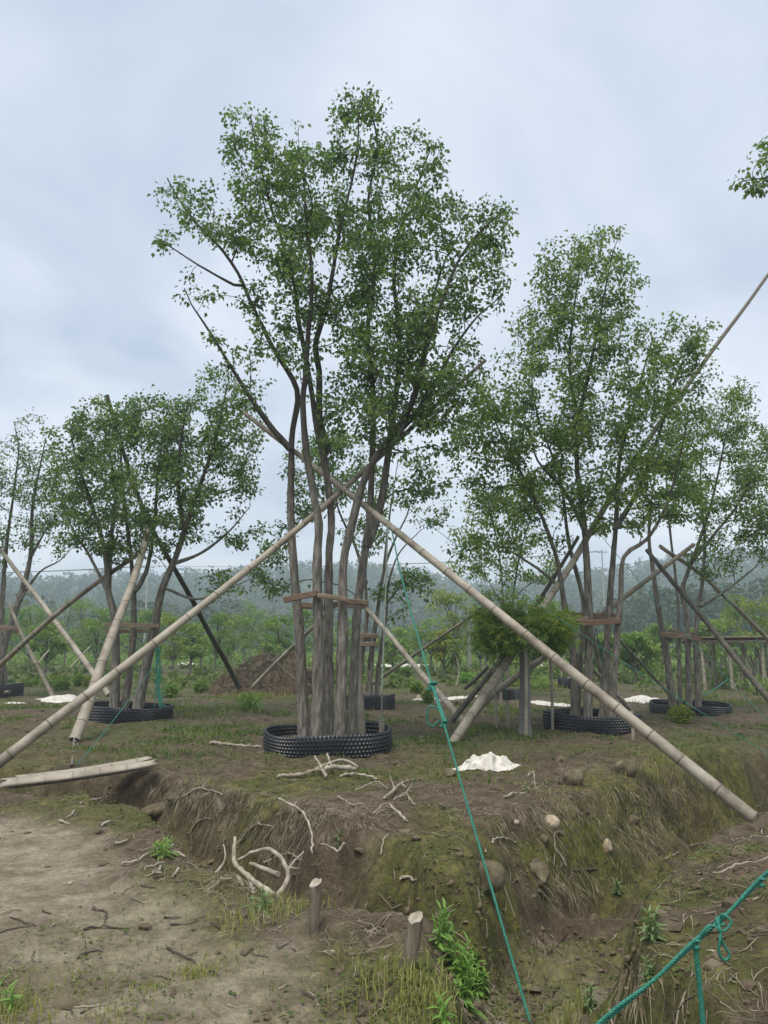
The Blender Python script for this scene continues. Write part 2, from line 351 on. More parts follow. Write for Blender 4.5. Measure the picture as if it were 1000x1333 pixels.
def ground_material():
    m, nt, b = newmat('earth')
    n_big = noise(nt, 0.7, 5, 0.6); n_mid = noise(nt, 5.0, 10, 0.72); n_fine = noise(nt, 26, 8, 0.75); n_str = noise(nt, 2.2, 6, 0.62, dist=0.6); n_gr = noise(nt, 95, 4, 0.7)
    soil = ramp(nt, n_mid, [(0.30, (0.034, 0.024, 0.014)), (0.5, (0.092, 0.069, 0.043)), (0.70, (0.19, 0.150, 0.100))])
    soil = mixc(nt, math_(nt, 'MULTIPLY', n_big, 0.4), soil, (0.125, 0.096, 0.060))
    pth = ramp(nt, n_mid, [(0.28, (0.15, 0.120, 0.080)), (0.5, (0.275, 0.232, 0.165)), (0.72, (0.38, 0.335, 0.255))])
    wet = ramp(nt, n_str, [(0.40, (0.58, 0.55, 0.50)), (0.58, (1, 1, 1))])
    pth = mixc(nt, 0.75, pth, wet, 'MULTIPLY')
    c = mixc(nt, attr(nt, 'path'), soil, pth)
    moss = ramp(nt, n_mid, [(0.3, (0.038, 0.046, 0.009)), (0.52, (0.088, 0.102, 0.016)), (0.72, (0.22, 0.205, 0.030))])
    mf = math_(nt, 'MULTIPLY', attr(nt, 'moss'), ramp(nt, n_fine, [(0.36, (0.15,)*3), (0.56, (1,)*3)]), True)
    c = mixc(nt, mf, c, moss)
    gr = ramp(nt, n_mid, [(0.3, (0.05, 0.06, 0.018)), (0.55, (0.085, 0.10, 0.03)), (0.8, (0.15, 0.15, 0.05))])
    c = mixc(nt, math_(nt, 'MULTIPLY', attr(nt, 'green'), ramp(nt, n_big, [(0.3, (0.35,)*3), (0.6, (1,)*3)]), True), c, gr)
    fine = ramp(nt, n_fine, [(0.32, (0.48, 0.46, 0.43)), (0.5, (1, 1, 1)), (0.70, (1.45, 1.42, 1.36))])
    c = mixc(nt, 0.8, c, fine, 'MULTIPLY')
    gran = ramp(nt, n_gr, [(0.34, (0.55, 0.53, 0.5)), (0.5, (1, 1, 1)), (0.68, (1.4, 1.38, 1.33))])
    c = mixc(nt, 0.6, c, gran, 'MULTIPLY')
    nt.links.new(c, b.inputs['Base Color']); b.inputs['Roughness'].default_value = 0.93; b.inputs['Specular IOR Level'].default_value = 0.25
    h = math_(nt, 'ADD', math_(nt, 'MULTIPLY', n_mid, 0.6), math_(nt, 'MULTIPLY', n_fine, 0.4))
    bump(nt, b, h, 0.8, 0.06)
    return m
M['ground'] = ground_material()

# ------------------------------------------------------------------ ground sheet
def mossmask(x, y):
    dt = ditch(x, y)
    n = fbm(x*.8, y*.8, 3, 91)
    right = sst(-.5, 1.2, x)*sst(3.0, 4.2, y)*sst(14, 11, y)
    m = sst(0.05, .25, dt)*sst(.66, .5, dt)*(.3+.7*right)*sst(-.45, .15, n)
    m = np.maximum(m, .7*sst(0.0, .35, fbm(x*.55, y*.55, 3, 95))*(1-.75*pathmask(x, y))*sst(14, 9, y))
    m = np.maximum(m, .9*np.exp(-(((x-4.7)/1.3)**2+((y-11.4)/.8)**2)))
    m = np.maximum(m, .95*np.exp(-(((x-1.6)/.6)**2+((y-4.7)/.6)**2))*sst(-.5, .1, fbm(x*2, y*2, 2, 99)))
    m = np.maximum(m, .8*np.exp(-(((x-.25)/.5)**2+((y-3.9)/.4)**2)))
    return np.clip(m, 0, 1)
def greenmask(x, y):
    r = np.hypot(x, y); n = fbm(x*.33, y*.33, 3, 101)
    return np.clip(sst(9.5, 13, y)*sst(-.2, .45, n)*.85 + sst(20, 45, r)*.75, 0, 1)
def make_ground():
    th = np.concatenate([np.linspace(-math.pi, math.radians(-38), 46)[:-1], np.linspace(math.radians(-38), math.radians(38), 300), np.linspace(math.radians(38), math.pi, 46)[1:-1]])
    r = np.concatenate([np.geomspace(0.3, 2.6, 40)[:-1], np.geomspace(2.6, 28, 480)[:-1], np.geomspace(28, 2500, 110)])
    X = r[:, None]*np.sin(th)[None]; Y = r[:, None]*np.cos(th)[None]
    Z = gz_exact(X.ravel(), Y.ravel()); nr, na = X.shape
    V = np.stack([X.ravel(), Y.ravel(), Z], -1)
    i = np.arange(nr-1)[:, None]; j = np.arange(na)[None]; j2 = (j+1) % na
    F = np.stack([i*na+j, i*na+j2+0*i, (i+1)*na+j2, (i+1)*na+j], -1).reshape(-1, 4)[:, ::-1]
    mb = MB(); mb.add(V, F); c = mb.n; mb.add([[0, 0, gz1(0, 0)]], np.zeros((0, 3), int)); mb.more([[c, (k+1) % na, k] for k in range(na)])
    o = obj('ground', mb, M['ground']); tag(o, kind='structure')
    me = o.data; x, y = np.append(V[:, 0], 0), np.append(V[:, 1], 0)
    for nm, f in (('path', lambda u, v: np.maximum(pathmask(u, v), .8*sst(.50, .58, ditch(u, v))*sst(7.2, 6.0, v))), ('moss', mossmask), ('green', greenmask)):
        a = me.attributes.new(nm, 'FLOAT', 'POINT'); a.data.foreach_set('value', f(x, y).astype(np.float32))
make_ground()

# ------------------------------------------------------------------ trees
def stem_points(pts, D, d0, d1, root=False):
    n = len(pts); out = []
    for k, (px, py) in enumerate(pts):
        out.append(P(px, py, D + d0 + (d1-d0)*k/(n-1)))
    out = np.array(out)
    if root:
        b = out[0].copy(); b[2] = gz1(b[0], b[1]) - 0.06
        if out[0][2] - b[2] > 0.05: out = np.vstack([b, out])
        else: out[0] = b
    return out
def leaf_arrays(mb, base, axis, nor, L, Wd, tone, fold=0.35, lobes=False):
    """folded rhombic leaves, two faces each"""
    axis = nrm(axis); side = nrm(np.cross(axis, nor)); nor = np.cross(side, axis)
    n = len(base); L = L[:, None]; Wd = Wd[:, None]
    tip = base + axis*L - nor*L*0.12
    lf = base + axis*L*0.42 + side*Wd*0.5 + nor*Wd*fold*0.5
    rt = base + axis*L*0.42 - side*Wd*0.5 + nor*Wd*fold*0.5
    V = np.stack([base, lf, tip, rt], 1).reshape(-1, 3)
    k = np.arange(n)[:, None]*4
    F = np.concatenate([k+np.array([[0, 1, 2]]), k+np.array([[0, 2, 3]])])
    mb.add(V, F, np.repeat(tone, 4))
def star_arrays(mb, base, axis, nor, L, tone):
    axis = nrm(axis); side = nrm(np.cross(axis, nor)); nor = np.cross(side, axis)
    n = len(base); vs = [base]
    for a, l in ((-1.5, .6), (-.75, .9), (0, 1.0), (.75, .9), (1.5, .6)):
        for da, f in ((-.2, .45), (0, 1.0), (.2, .45)):
            d = axis*math.cos(a+da)+side*math.sin(a+da)
            vs.append(base + d*(L*l*f)[:, None] - nor*(L*l*f*f*.25)[:, None])
    V = np.stack(vs, 1).reshape(-1, 3); k = np.arange(n)[:, None]*16
    Fq = np.concatenate([k+np.array([[0, 1+3*q, 2+3*q, 3+3*q]]) for q in range(5)])
    mb.add(V, Fq, np.repeat(tone, 16))
def rand_unit(r, n): return nrm(r.normal(size=(n, 3)))
def sample_blobs(r, blobs, n, D, up=True):
    w = np.array([b[2]*b[3]*(b[4] if len(b) > 4 else 1.0) for b in blobs]); w = w/w.sum()
    idx = r.choice(len(blobs), n, p=w); out = []
    for k in idx:
        b = blobs[k]; dsp = b[5] if len(b) > 5 else 0.9; doff = b[6] if len(b) > 6 else 0.0
        a = r.random()*2*math.pi; q = math.sqrt(r.random())
        q = q**0.85
        out.append(P(b[0]+b[2]*q*math.cos(a), b[1]+b[3]*q*math.sin(a), D + doff + r.normal()*dsp*math.sqrt(max(.15, 1-q*q*.8))))
    return np.array(out)
def grow(name, label, cat, D, stems, blobs, n_targets, seed, leaf_n=26, leaf_L=(.06, .10), mat='leaf', group=None, zmin=2.2, tip_r=.0042,
         spread=.17, droop=.6, base_px=None, star=False, bare=0.0, sides=10, bark='bark', limb_mat='bark', up_bias=.7, near=0.20):
    r = np.random.default_rng(seed)
    first = stem_points(stems[0]['p'], D, *stems[0].get('d', (0, 0)), root=True)
    roots = [s for s in stems if s.get('root')]
    bx = np.mean([P(s['p'][0][0], s['p'][0][1], D + s.get('d', (0, 0))[0]) for s in roots], axis=0)
    root = empty(name, onground(bx)); tag(root, label, cat, group)
    npos = []; nrad = []; ndir = []
    for s in stems:
        d0, d1 = s.get('d', (0, 0))
        pts = catmull(stem_points(s['p'], D, d0, d1, s.get('root', False)), 0.2)
        n = len(pts); t = np.linspace(0, 1, n)
        amp = s.get('amp', .009); jx = np.cumsum(r.normal(0, amp*.35, (n, 3)), 0); jx -= np.outer(t, jx[-1]); jx[:, 2] *= .3
        pts = pts + jx*np.minimum(1, np.arange(n)/3)[:, None]
        r0, r1 = s['r']; R = r0 + (r1-r0)*t**.9
        R = R*(1+.05*r.normal(size=n)*(t > .02))
        if s.get('root'):
            hgt = pts[:, 2]-pts[0, 2]; R = R*(1+.32*np.exp(-hgt/.18))
        mb = MB()
        if s.get('root'):  # uneven, slightly fluted bark outline
            T, U, B = frames(pts); sd = sides+4; an = np.arange(sd)*2*np.pi/sd; ph = r.random(3)*6
            fl = 1+.05*np.sin(3*an[None]+ph[0]+pts[:, 2:3]*.8)+.035*np.sin(5*an[None]+ph[1]-pts[:, 2:3]*1.7)+.02*r.normal(size=(n, sd))
            V = pts[:, None]+(R[:, None]*fl)[..., None]*(np.cos(an)[None, :, None]*U[:, None]+np.sin(an)[None, :, None]*B[:, None])
            i = np.arange(n-1)[:, None]; j = np.arange(sd)[None]; j2 = (j+1) % sd
            F = np.stack([i*sd+j, i*sd+j2, (i+1)*sd+j2, (i+1)*sd+j], -1).reshape(-1, 4)
            mb.add(V.reshape(-1, 3), F, np.repeat(.5+.4*sst(3.2, 5.6, pts[:, 2]), sd))  # bark coloured darker with height, standing in for the backlit silhouette
        else: tube(mb, pts, R, sides-2, cap=False, a=.5+.4*sst(3.2, 5.6, pts[:, 2]))  # limbs get the same painted backlight darkening
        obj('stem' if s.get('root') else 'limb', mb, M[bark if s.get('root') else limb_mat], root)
        ok = pts[:, 2] > bx[2]*0 + zmin
        T = nrm(np.gradient(pts, axis=0))
        npos += list(pts[ok]); nrad += list(R[ok]); ndir += list(T[ok])
    cap = n_targets*14 + len(npos) + 10
    pos = np.zeros((cap, 3)); par = np.full(cap, -1); dr = np.zeros((cap, 3)); plen = np.zeros(cap); k0 = len(npos)
    pos[:k0] = npos; dr[:k0] = ndir; cnt = k0
    maxr = np.full(cap, 9.0); maxr[:k0] = nrad
    tg = sample_blobs(r, blobs, n_targets, D)
    dd = np.min(np.linalg.norm(tg[:, None]-pos[None, :k0], axis=2), axis=1)
    tg = tg[np.argsort(dd)]
    tips = []
    for t in tg:
        v = t - pos[:cnt]; d = np.linalg.norm(v, axis=1)+1e-6
        c = np.sum(v*dr[:cnt], axis=1)/d
        cost = d*(1+.55*np.clip(.35-c, 0, 2)) + .22*plen[:cnt] + 1.1*np.clip(pos[:cnt, 2]-t[2]+.12*d, 0, 9)
        j = int(np.argmin(cost)); dist = d[j]
        if dist < 0.06: continue
        n = max(2, min(12, int(math.ceil(dist/.2)))); p0 = pos[j]
        ctrl = p0 + nrm(dr[j]*.5+nrm(t-p0)*.6+np.array([0, 0, .12]))*dist*.5
        prev = j; lastp = p0
        for q in range(1, n+1):
            f = q/n; p = (1-f)**2*p0+2*f*(1-f)*ctrl+f*f*t
            if q < n: p = p + r.normal(0, .012+.012*dist, 3)
            pos[cnt] = p; par[cnt] = prev; dr[cnt] = nrm(p-lastp); plen[cnt] = plen[prev]+np.linalg.norm(p-lastp)
            maxr[cnt] = maxr[prev] if prev < k0 else 9; prev = cnt; lastp = p; cnt += 1
            if cnt >= cap-13: break
        tips.append(prev)
        if cnt >= cap-13: break
    # thickness by the number of tips carried
    load = np.zeros(cnt)
    for t in tips: load[t] += 1
    kids = [[] for _ in range(cnt)]
    for i in range(cnt-1, k0-1, -1):
        load[par[i]] += load[i]
    for i in range(k0, cnt): kids[par[i]].append(i)
    rad = tip_r*np.maximum(load, 1)**(1/2.25)
    rad = np.minimum(rad, np.where(maxr[:cnt] < 9, maxr[:cnt]*.75, 9))
    mb = MB()
    starts = [(j, c) for j in range(k0) for c in kids[j]]
    while starts:
        j, c = starts.pop(); chain = [j, c]
        while kids[c]:
            ks = sorted(kids[c], key=lambda q: -load[q])
            for o_ in ks[1:]: starts.append((c, o_))
            c = ks[0]; chain.append(c)
        R = rad[chain].copy(); R[0] = R[1]*1.05
        R = np.minimum.accumulate(R); R[-1] *= .6
        tube(mb, pos[chain], R, 6 if R[0] > .02 else 4, cap=False)
    br = tag(obj('branches', mb, M['twig'], root), kind='stuff')
    # leaves in drooping tufts along the last stretch of every twig
    anc = []; tdir = []; tn = []
    for t in tips:
        if r.random() < bare: continue
        ch = [t]
        while len(ch) < 4 and par[ch[-1]] >= k0: ch.append(par[ch[-1]])
        m = int(leaf_n*r.uniform(.55, 1.4)); clump = r.normal(0, .16)
        for _ in range(m):
            f = (r.random()**1.6)*(len(ch)-1); a = int(f); b = min(a+1, len(ch)-1); f -= a
            anc.append(pos[ch[a]]*(1-f)+pos[ch[b]]*f); tdir.append(dr[ch[a]]); tn.append(.5+clump)
    anc = np.array(anc); tdir = np.array(tdir); tn = np.array(tn); n = len(anc)
    off = nrm(rand_unit(r, n)*np.array([1, 1, .75]) + .45*tdir)
    base = anc + off*(r.random(n)**.7*spread)[:, None]
    axis = nrm(off*.6 + rand_unit(r, n)*.45 + np.array([0, 0, -droop])*r.uniform(.1, 1.3, n)[:, None])
    nor = nrm(np.array([0, 0, up_bias]) + rand_unit(r, n)*.75)
    L = r.uniform(leaf_L[0], leaf_L[1], n); tone = np.clip(tn + r.normal(0, .16, n), 0, 1)
    mb = MB()
    if star: star_arrays(mb, base, axis, nor, L, tone)
    else: leaf_arrays(mb, base, axis, nor, L, L*r.uniform(.62, .85, n), tone)
    lo = obj('leaves', mb, M[mat], br, smooth=False); tag(lo, kind='stuff')
    return root
TREES = 'multi-stemmed nursery trees in black planter rings'
# the big tree
S1 = [
    dict(p=[(396, 962), (393, 900), (388, 807), (383, 740), (380, 690), (380, 600), (382, 560), (388, 508), (357, 454), (331, 402), (310, 355), (284, 319), (258, 293), (235, 262), (218, 232)], d=(.1, .5), r=(0.093, .012), root=True),
    dict(p=[(412, 966), (414, 842), (413, 736), (415, 683), (408, 640), (400, 590), (395, 521), (398, 495), (403, 430), (407, 365), (400, 290), (395, 210)], d=(-.25, -.4), r=(0.099, .014), root=True),
    dict(p=[(428, 962), (428, 807), (430, 719), (433, 676), (424, 600), (414, 560), (407, 516), (399, 469), (389, 417), (385, 378), (370, 320), (350, 260), (333, 190), (326, 150)], d=(.15, .3), r=(0.090, .012), root=True),
    dict(p=[(442, 966), (447, 840), (447, 736), (456, 690), (470, 632), (490, 592), (512, 562), (534, 526), (546, 480), (570, 405), (598, 335), (632, 295), (658, 272)], d=(-.2, -.6), r=(0.099, .012), root=True),
    dict(p=[(458, 960), (465, 807), (474, 729), (481, 683), (484, 630), (487, 560), (487, 508), (480, 435), (487, 385), (488, 330), (480, 260), (492, 190), (478, 128)], d=(.3, .2), r=(0.084, .012), root=True),
    dict(p=[(478, 712), (497, 655), (505, 600), (511, 545), (520, 470), (518, 417), (513, 365), (520, 300), (545, 235), (562, 188)], d=(.25, .8), r=(.075, .010)),
    dict(p=[(378, 585), (346, 547), (305, 485), (274, 433), (250, 397), (240, 375)], d=(.15, -.5), r=(.06, .009)),
    dict(p=[(320, 372), (305, 371), (258, 345), (228, 325), (200, 308)], d=(.35, .2), r=(.03, .007)),
    dict(p=[(428, 590), (417, 547), (416, 482), (411, 451), (421, 412), (428, 383), (442, 300), (462, 215), (468, 140)], d=(.2, -.3), r=(.065, .010)),
    dict(p=[(500, 580), (540, 540), (566, 500), (590, 455), (622, 412), (655, 384)], d=(-.3, .7), r=(.055, .008)),
    dict(p=[(520, 565), (548, 490), (556, 420), (575, 350), (600, 300)], d=(-.4, .4), r=(.05, .009)),
]
B1 = [  # px, py, rx, ry, density, depth spread, depth offset
    (236, 250, 30, 30, .54, .4), (262, 285, 32, 32, .54, .5), (215, 312, 24, 12, .8, .4), (250, 345, 32, 18, .41, .4), (262, 398, 30, 26, .54, .5), (295, 445, 24, 28, .5, .6),
    (318, 500, 40, 34, .41, .7), (330, 165, 36, 32, 1, .5), (330, 215, 48, 40, 1, .7), (372, 205, 36, 52, 1, .8), (300, 280, 52, 50, .61, .7), (360, 290, 60, 60, 1.1, 1.0),
    (410, 250, 50, 60, 1.1, 1.0), (370, 380, 55, 60, .9, 1.0), (425, 340, 55, 70, 1.1, 1.1), (430, 440, 55, 55, .9, 1.0), (350, 455, 28, 40, .6, .8),
    (467, 135, 34, 26, 1, .4), (470, 175, 44, 34, 1, .6), (475, 230, 55, 45, 1, .8), (548, 195, 36, 32, 1, .5), (580, 190, 14, 12, .8, .3), (560, 245, 34, 34, 1, .6),
    (520, 290, 60, 50, 1.1, 1.0), (480, 320, 55, 60, 1.1, 1.1), (590, 300, 45, 40, 1, .8), (632, 275, 36, 24, 1, .5), (648, 320, 32, 24, 1, .5), (615, 350, 46, 38, 1, .7),
    (540, 370, 75, 65, 1.15, 1.1), (500, 430, 65, 65, 1.15, 1.1), (570, 440, 66, 62, 1.1, 1.0), (530, 505, 85, 55, 1.15, 1.1), (470, 520, 50, 45, 1, 1.0),
    (585, 520, 50, 45, .9, .8), (545, 565, 60, 28, .8, .8), (445, 560, 30, 30, .4, .7), (640, 380, 20, 18, .5, .4), (560, 625, 30, 18, .7, .5), (625, 470, 28, 26, .5, .5),
]
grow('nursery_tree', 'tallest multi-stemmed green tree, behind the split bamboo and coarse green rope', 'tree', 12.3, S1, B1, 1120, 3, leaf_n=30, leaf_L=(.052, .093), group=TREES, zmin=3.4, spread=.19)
# left tree
S2 = [
    dict(p=[(149, 925), (150, 816), (141, 768), (138, 725), (120, 660), (100, 600), (92, 560)], d=(0, -.3), r=(0.115, .012), root=True),
    dict(p=[(162, 923), (172, 839), (174, 770), (168, 700), (160, 630), (158, 560), (165, 525)], d=(.2, .4), r=(0.090, .012), root=True),
    dict(p=[(180, 922), (196, 839), (210, 770), (229, 724), (247, 670), (268, 610), (283, 564), (296, 500)], d=(-.15, -.3), r=(0.122, .014), root=True),
    dict(p=[(176, 770), (190, 745), (200, 690), (205, 620), (212, 560), (220, 520)], d=(.2, .7), r=(.06, .01)),
    dict(p=[(141, 770), (145, 700), (150, 640), (140, 580), (135, 545)], d=(0, .9), r=(.07, .01)),
    dict(p=[(222, 735), (262, 720), (300, 690), (325, 660)], d=(-.2, .4), r=(.05, .008)),
    dict(p=[(213, 765), (255, 780), (290, 770), (330, 752)], d=(-.2, .2), r=(.035, .008)),
    dict(p=[(140, 770), (115, 720), (95, 690), (75, 640)], d=(0, .2), r=(.05, .008)),
    dict(p=[(238, 690), (232, 620), (238, 560), (245, 520)], d=(-.2, -.6), r=(.06, .01)),
]
B2 = [(95, 575, 36, 34, 1, .8), (140, 555, 45, 36, 1, 1.0), (195, 545, 45, 34, 1.1, 1.1), (170, 590, 70, 46, 1.1, 1.3), (120, 630, 50, 50, 1, 1.1), (245, 560, 50, 42, 1.1, 1.2),
      (290, 520, 34, 44, 1, .9), (305, 560, 38, 40, 1, .9), (265, 610, 60, 45, 1.1, 1.2), (200, 640, 75, 45, 1.1, 1.3), (150, 690, 60, 34, .9, 1.1), (95, 690, 32, 26, .8, .8),
      (225, 690, 45, 30, .8, 1.0), (312, 620, 30, 40, .9, .8), (310, 690, 26, 20, .8, .6), (290, 762, 44, 14, .9, .5), (335, 740, 16, 14, .8, .4), (85, 640, 28, 34, .9, .7), (180, 715, 40, 20, .5, .7)]
grow('nursery_tree', 'green three-stemmed tree beside the split bamboo, leaning right behind a pale prop', 'tree', 17.3, S2, B2, 780, 5, leaf_n=30, leaf_L=(.060, .102), group=TREES, zmin=2.4, spread=.22)
# tree at the left edge
S0 = [
    dict(p=[(-8, 895), (8, 830), (28, 770), (40, 720), (42, 660), (52, 610), (60, 570)], d=(0, 0), r=(0.152, .014), root=True),
    dict(p=[(6, 893), (2, 830), (5, 760), (10, 700), (18, 640), (24, 585), (18, 548)], d=(.4, .3), r=(0.120, .01), root=True),
    dict(p=[(-22, 893), (-28, 800), (-40, 720), (-50, 640), (-55, 580)], d=(.2, .8), r=(0.128, .012), root=True),
    dict(p=[(24, 785), (52, 745), (78, 730), (95, 712)], d=(0, -.5), r=(.06, .01)),
    dict(p=[(38, 730), (60, 690), (82, 660)], d=(0, .4), r=(.05, .01)),
]
B0 = [(40, 560, 22, 22, .5, .8), (12, 610, 34, 40, .9, 1.2), (50, 620, 34, 40, .9, 1.2), (75, 650, 26, 36, .9, 1.0), (20, 670, 50, 34, .9, 1.3), (60, 700, 34, 24, .8, 1.0), (-40, 630, 50, 60, .9, 1.6), (-40, 710, 50, 40, .8, 1.4), (8, 720, 40, 24, .6, 1)]
grow('nursery_tree', 'sparse grey-stemmed tree with bare top twigs, next to the thin leaning sticks', 'tree', 25.0, S0, B0, 430, 6, leaf_n=20, leaf_L=(.065, .11), group=TREES, zmin=2.2, spread=.25, bare=.12)
# slim tree behind the big one
S3 = [
    dict(p=[(466, 912), (472, 850), (478, 800), (476, 740), (484, 690), (490, 640)], d=(0, 0), r=(0.085, .012), root=True),
    dict(p=[(480, 914), (483, 850), (490, 800), (500, 740), (515, 700), (530, 670), (538, 640)], d=(.1, -.2), r=(0.093, .010), root=True),
    dict(p=[(490, 912), (496, 850), (503, 800), (506, 760), (520, 720), (548, 690)], d=(.3, .4), r=(0.076, .010), root=True),
    dict(p=[(504, 785), (520, 765), (540, 758), (560, 752)], d=(.2, -.2), r=(.035, .007)),
    dict(p=[(500, 740), (505, 690), (512, 640), (518, 600)], d=(.1, .5), r=(.04, .008)),
    dict(p=[(477, 760), (462, 710), (440, 660), (430, 600)], d=(.1, .5), r=(.05, .008)),
]
B3 = [(525, 772, 38, 15, 1, .5), (545, 752, 22, 12, 1, .4), (505, 790, 24, 14, .7, .5), (530, 620, 40, 40, .35, .8), (560, 650, 34, 34, .3, .8), (470, 660, 40, 60, .5, 1.0), (440, 600, 40, 50, .7, 1.0), (400, 620, 30, 60, .5, 1), (355, 740, 22, 34, .7, .8), (360, 690, 26, 30, .5, .8)]
grow('nursery_tree', 'slim half-bare tree directly behind the stems of the tallest tree', 'tree', 20.0, S3, B3, 300, 8, leaf_n=24, leaf_L=(.07, .115), group=TREES, zmin=2.2, spread=.2)
# right tree
S4 = [
    dict(p=[(748, 938), (746, 848), (736, 794), (726, 733), (712, 690), (690, 640), (665, 590), (645, 550)], d=(.1, -.2), r=(0.087, .012), root=True),
    dict(p=[(765, 940), (767, 812), (764, 722), (757, 650), (752, 614), (750, 540), (742, 470), (748, 400), (756, 340)], d=(-.1, 0), r=(0.097, .012), root=True),
    dict(p=[(786, 940), (791, 830), (797, 740), (803, 660), (806, 600), (822, 540), (838, 480), (850, 440)], d=(.1, .5), r=(0.090, .012), root=True),
    dict(p=[(796, 938), (803, 830), (808, 775), (812, 725), (842, 702), (866, 662), (884, 600), (895, 540)], d=(-.2, -.5), r=(0.081, .010), root=True),
    dict(p=[(752, 936), (758, 840), (760, 780), (740, 700), (728, 620), (700, 540), (690, 470)], d=(.35, .6), r=(0.067, .010), root=True),
    dict(p=[(750, 560), (768, 480), (784, 400), (795, 340), (800, 322)], d=(0, -.4), r=(.055, .010)),
    dict(p=[(766, 700), (735, 640), (700, 600), (690, 560)], d=(-.1, -.7), r=(.06, .010)),
    dict(p=[(800, 690), (830, 640), (850, 590), (872, 520), (895, 450)], d=(.1, .7), r=(.06, .010)),
    dict(p=[(735, 770), (700, 740), (660, 715), (625, 700)], d=(.1, .4), r=(.04, .008)),
]
B4 = [(738, 330, 32, 26, 1, .5), (785, 325, 40, 30, 1, .6), (720, 355, 28, 22, .8, .5), (760, 380, 60, 40, 1, .8), (815, 375, 22, 40, .8, .5), (695, 420, 36, 36, 1, .7), (740, 440, 60, 44, 1.1, 1.0), (800, 430, 30, 40, .8, .8),
      (870, 440, 40, 34, 1, .7), (912, 435, 22, 22, .9, .5), (850, 490, 50, 44, 1, .9), (900, 490, 34, 36, .9, .7), (660, 500, 45, 40, 1, .9), (720, 520, 66, 50, 1.15, 1.2), (790, 520, 60, 50, 1.1, 1.2),
      (860, 560, 60, 50, 1.1, 1.1), (640, 560, 50, 44, 1, 1.0), (700, 590, 70, 44, 1.15, 1.2), (780, 600, 70, 50, 1.15, 1.2), (850, 630, 55, 40, 1.1, 1.1), (610, 600, 32, 34, .9, .7),
      (655, 640, 44, 34, .9, .9), (720, 650, 50, 34, 1, 1.1), (800, 660, 50, 34, .9, 1.0), (690, 700, 50, 22, .7, .8), (620, 720, 36, 34, .5, .8), (880, 660, 40, 30, .8, .8)]
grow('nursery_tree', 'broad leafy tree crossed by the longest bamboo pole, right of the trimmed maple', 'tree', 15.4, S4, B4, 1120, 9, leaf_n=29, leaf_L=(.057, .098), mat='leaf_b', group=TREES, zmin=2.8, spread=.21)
# far right tree
S5 = [
    dict(p=[(876, 915), (866, 840), (856, 785), (850, 740), (845, 700), (850, 640), (858, 590)], d=(-.1, -.3), r=(0.102, .012), root=True),
    dict(p=[(886, 912), (884, 830), (880, 760), (872, 690), (868, 620), (880, 560)], d=(.4, .5), r=(0.060, .010), root=True),
    dict(p=[(897, 915), (896, 840), (894, 795), (888, 770), (905, 720), (925, 660), (940, 590), (950, 540)], d=(0, 0), r=(0.086, .012), root=True),
    dict(p=[(909, 913), (906, 840), (908, 795), (914, 760), (918, 700), (912, 640), (915, 570)], d=(.2, .6), r=(0.079, .012), root=True),
    dict(p=[(912, 790), (940, 772), (972, 748), (990, 730), (1000, 705)], d=(.1, -.2), r=(.04, .008)),
    dict(p=[(903, 728), (935, 690), (965, 650), (985, 600)], d=(0, -.5), r=(.05, .008)),
]
B5 = [(950, 540, 36, 36, .9, .9), (905, 560, 40, 36, .9, 1.0), (975, 590, 32, 40, .9, .9), (930, 620, 50, 44, .9, 1.2), (985, 650, 30, 40, .8, .8), (950, 680, 44, 34, .9, 1.0), (890, 640, 40, 44, .8, 1.0), (925, 730, 30, 20, .7, .7), (980, 710, 28, 26, .8, .6), (965, 510, 20, 16, .8, .5), (1010, 620, 40, 70, .8, 1.2)]
grow('nursery_tree', 'four-stemmed tree with thin crown above the small rounded shrub by its ring', 'tree', 19.0, S5, B5, 560, 12, leaf_n=24, leaf_L=(.06, .095), mat='leaf_b', group=TREES, zmin=2.4, spread=.22)
# tree out of the frame on the right, one bough reaches in
S6 = [
    dict(p=[(1360, 985), (1358, 880), (1340, 700), (1310, 560), (1270, 420), (1240, 300)], d=(0, -.2), r=(.15, .02), root=True),
    dict(p=[(1375, 985), (1385, 800), (1380, 600), (1370, 400), (1350, 250)], d=(.3, .4), r=(.14, .015), root=True),
    dict(p=[(1330, 640), (1240, 420), (1130, 300), (1060, 250), (1010, 232), (965, 236)], d=(-.1, -.4), r=(.06, .007)),
]
B6 = [(990, 195, 18, 16, 1, .15), (975, 238, 24, 10, 1.2, .15), (1020, 210, 36, 36, 1, .4), (1080, 230, 60, 60, .9, .6), (1180, 260, 90, 100, .8, .9), (1300, 240, 110, 120, .7, 1.0), (1260, 420, 120, 120, .6, 1.0)]
grow('nursery_tree', 'tree whose leafy bough tip hangs into the open sky, apart from other crowns', 'tree', 10.5, S6, B6, 420, 14, leaf_n=22, leaf_L=(.06, .10), group=TREES, zmin=3.0, spread=.15)
# clipped maple
S7 = [
    dict(p=[(684, 942), (684, 900), (683, 862), (682, 840)], d=(0, 0), r=(.108, .08), root=True, amp=.003),
    dict(p=[(682, 845), (665, 825), (650, 805)], d=(0, -.4), r=(.05, .015)), dict(p=[(683, 845), (700, 822), (720, 808)], d=(0, -.3), r=(.05, .015)),
    dict(p=[(682, 848), (686, 820), (690, 795)], d=(0, .4), r=(.05, .015)), dict(p=[(682, 845), (676, 830), (668, 815)], d=(0, .7), r=(.045, .015)),
]
B7 = [(690, 797, 46, 10, 1, .6), (640, 806, 22, 16, .9, .6), (645, 826, 36, 20, 1.1, .6), (722, 818, 30, 18, 1.1, .6), (735, 806, 16, 10, .8, .4), (683, 822, 60, 20, 1.2, .6), (640, 845, 18, 14, .7, .4), (683, 832, 34, 8, .7, .5), (640, 790, 20, 14, .5, .5), (728, 835, 14, 10, .6, .3)]
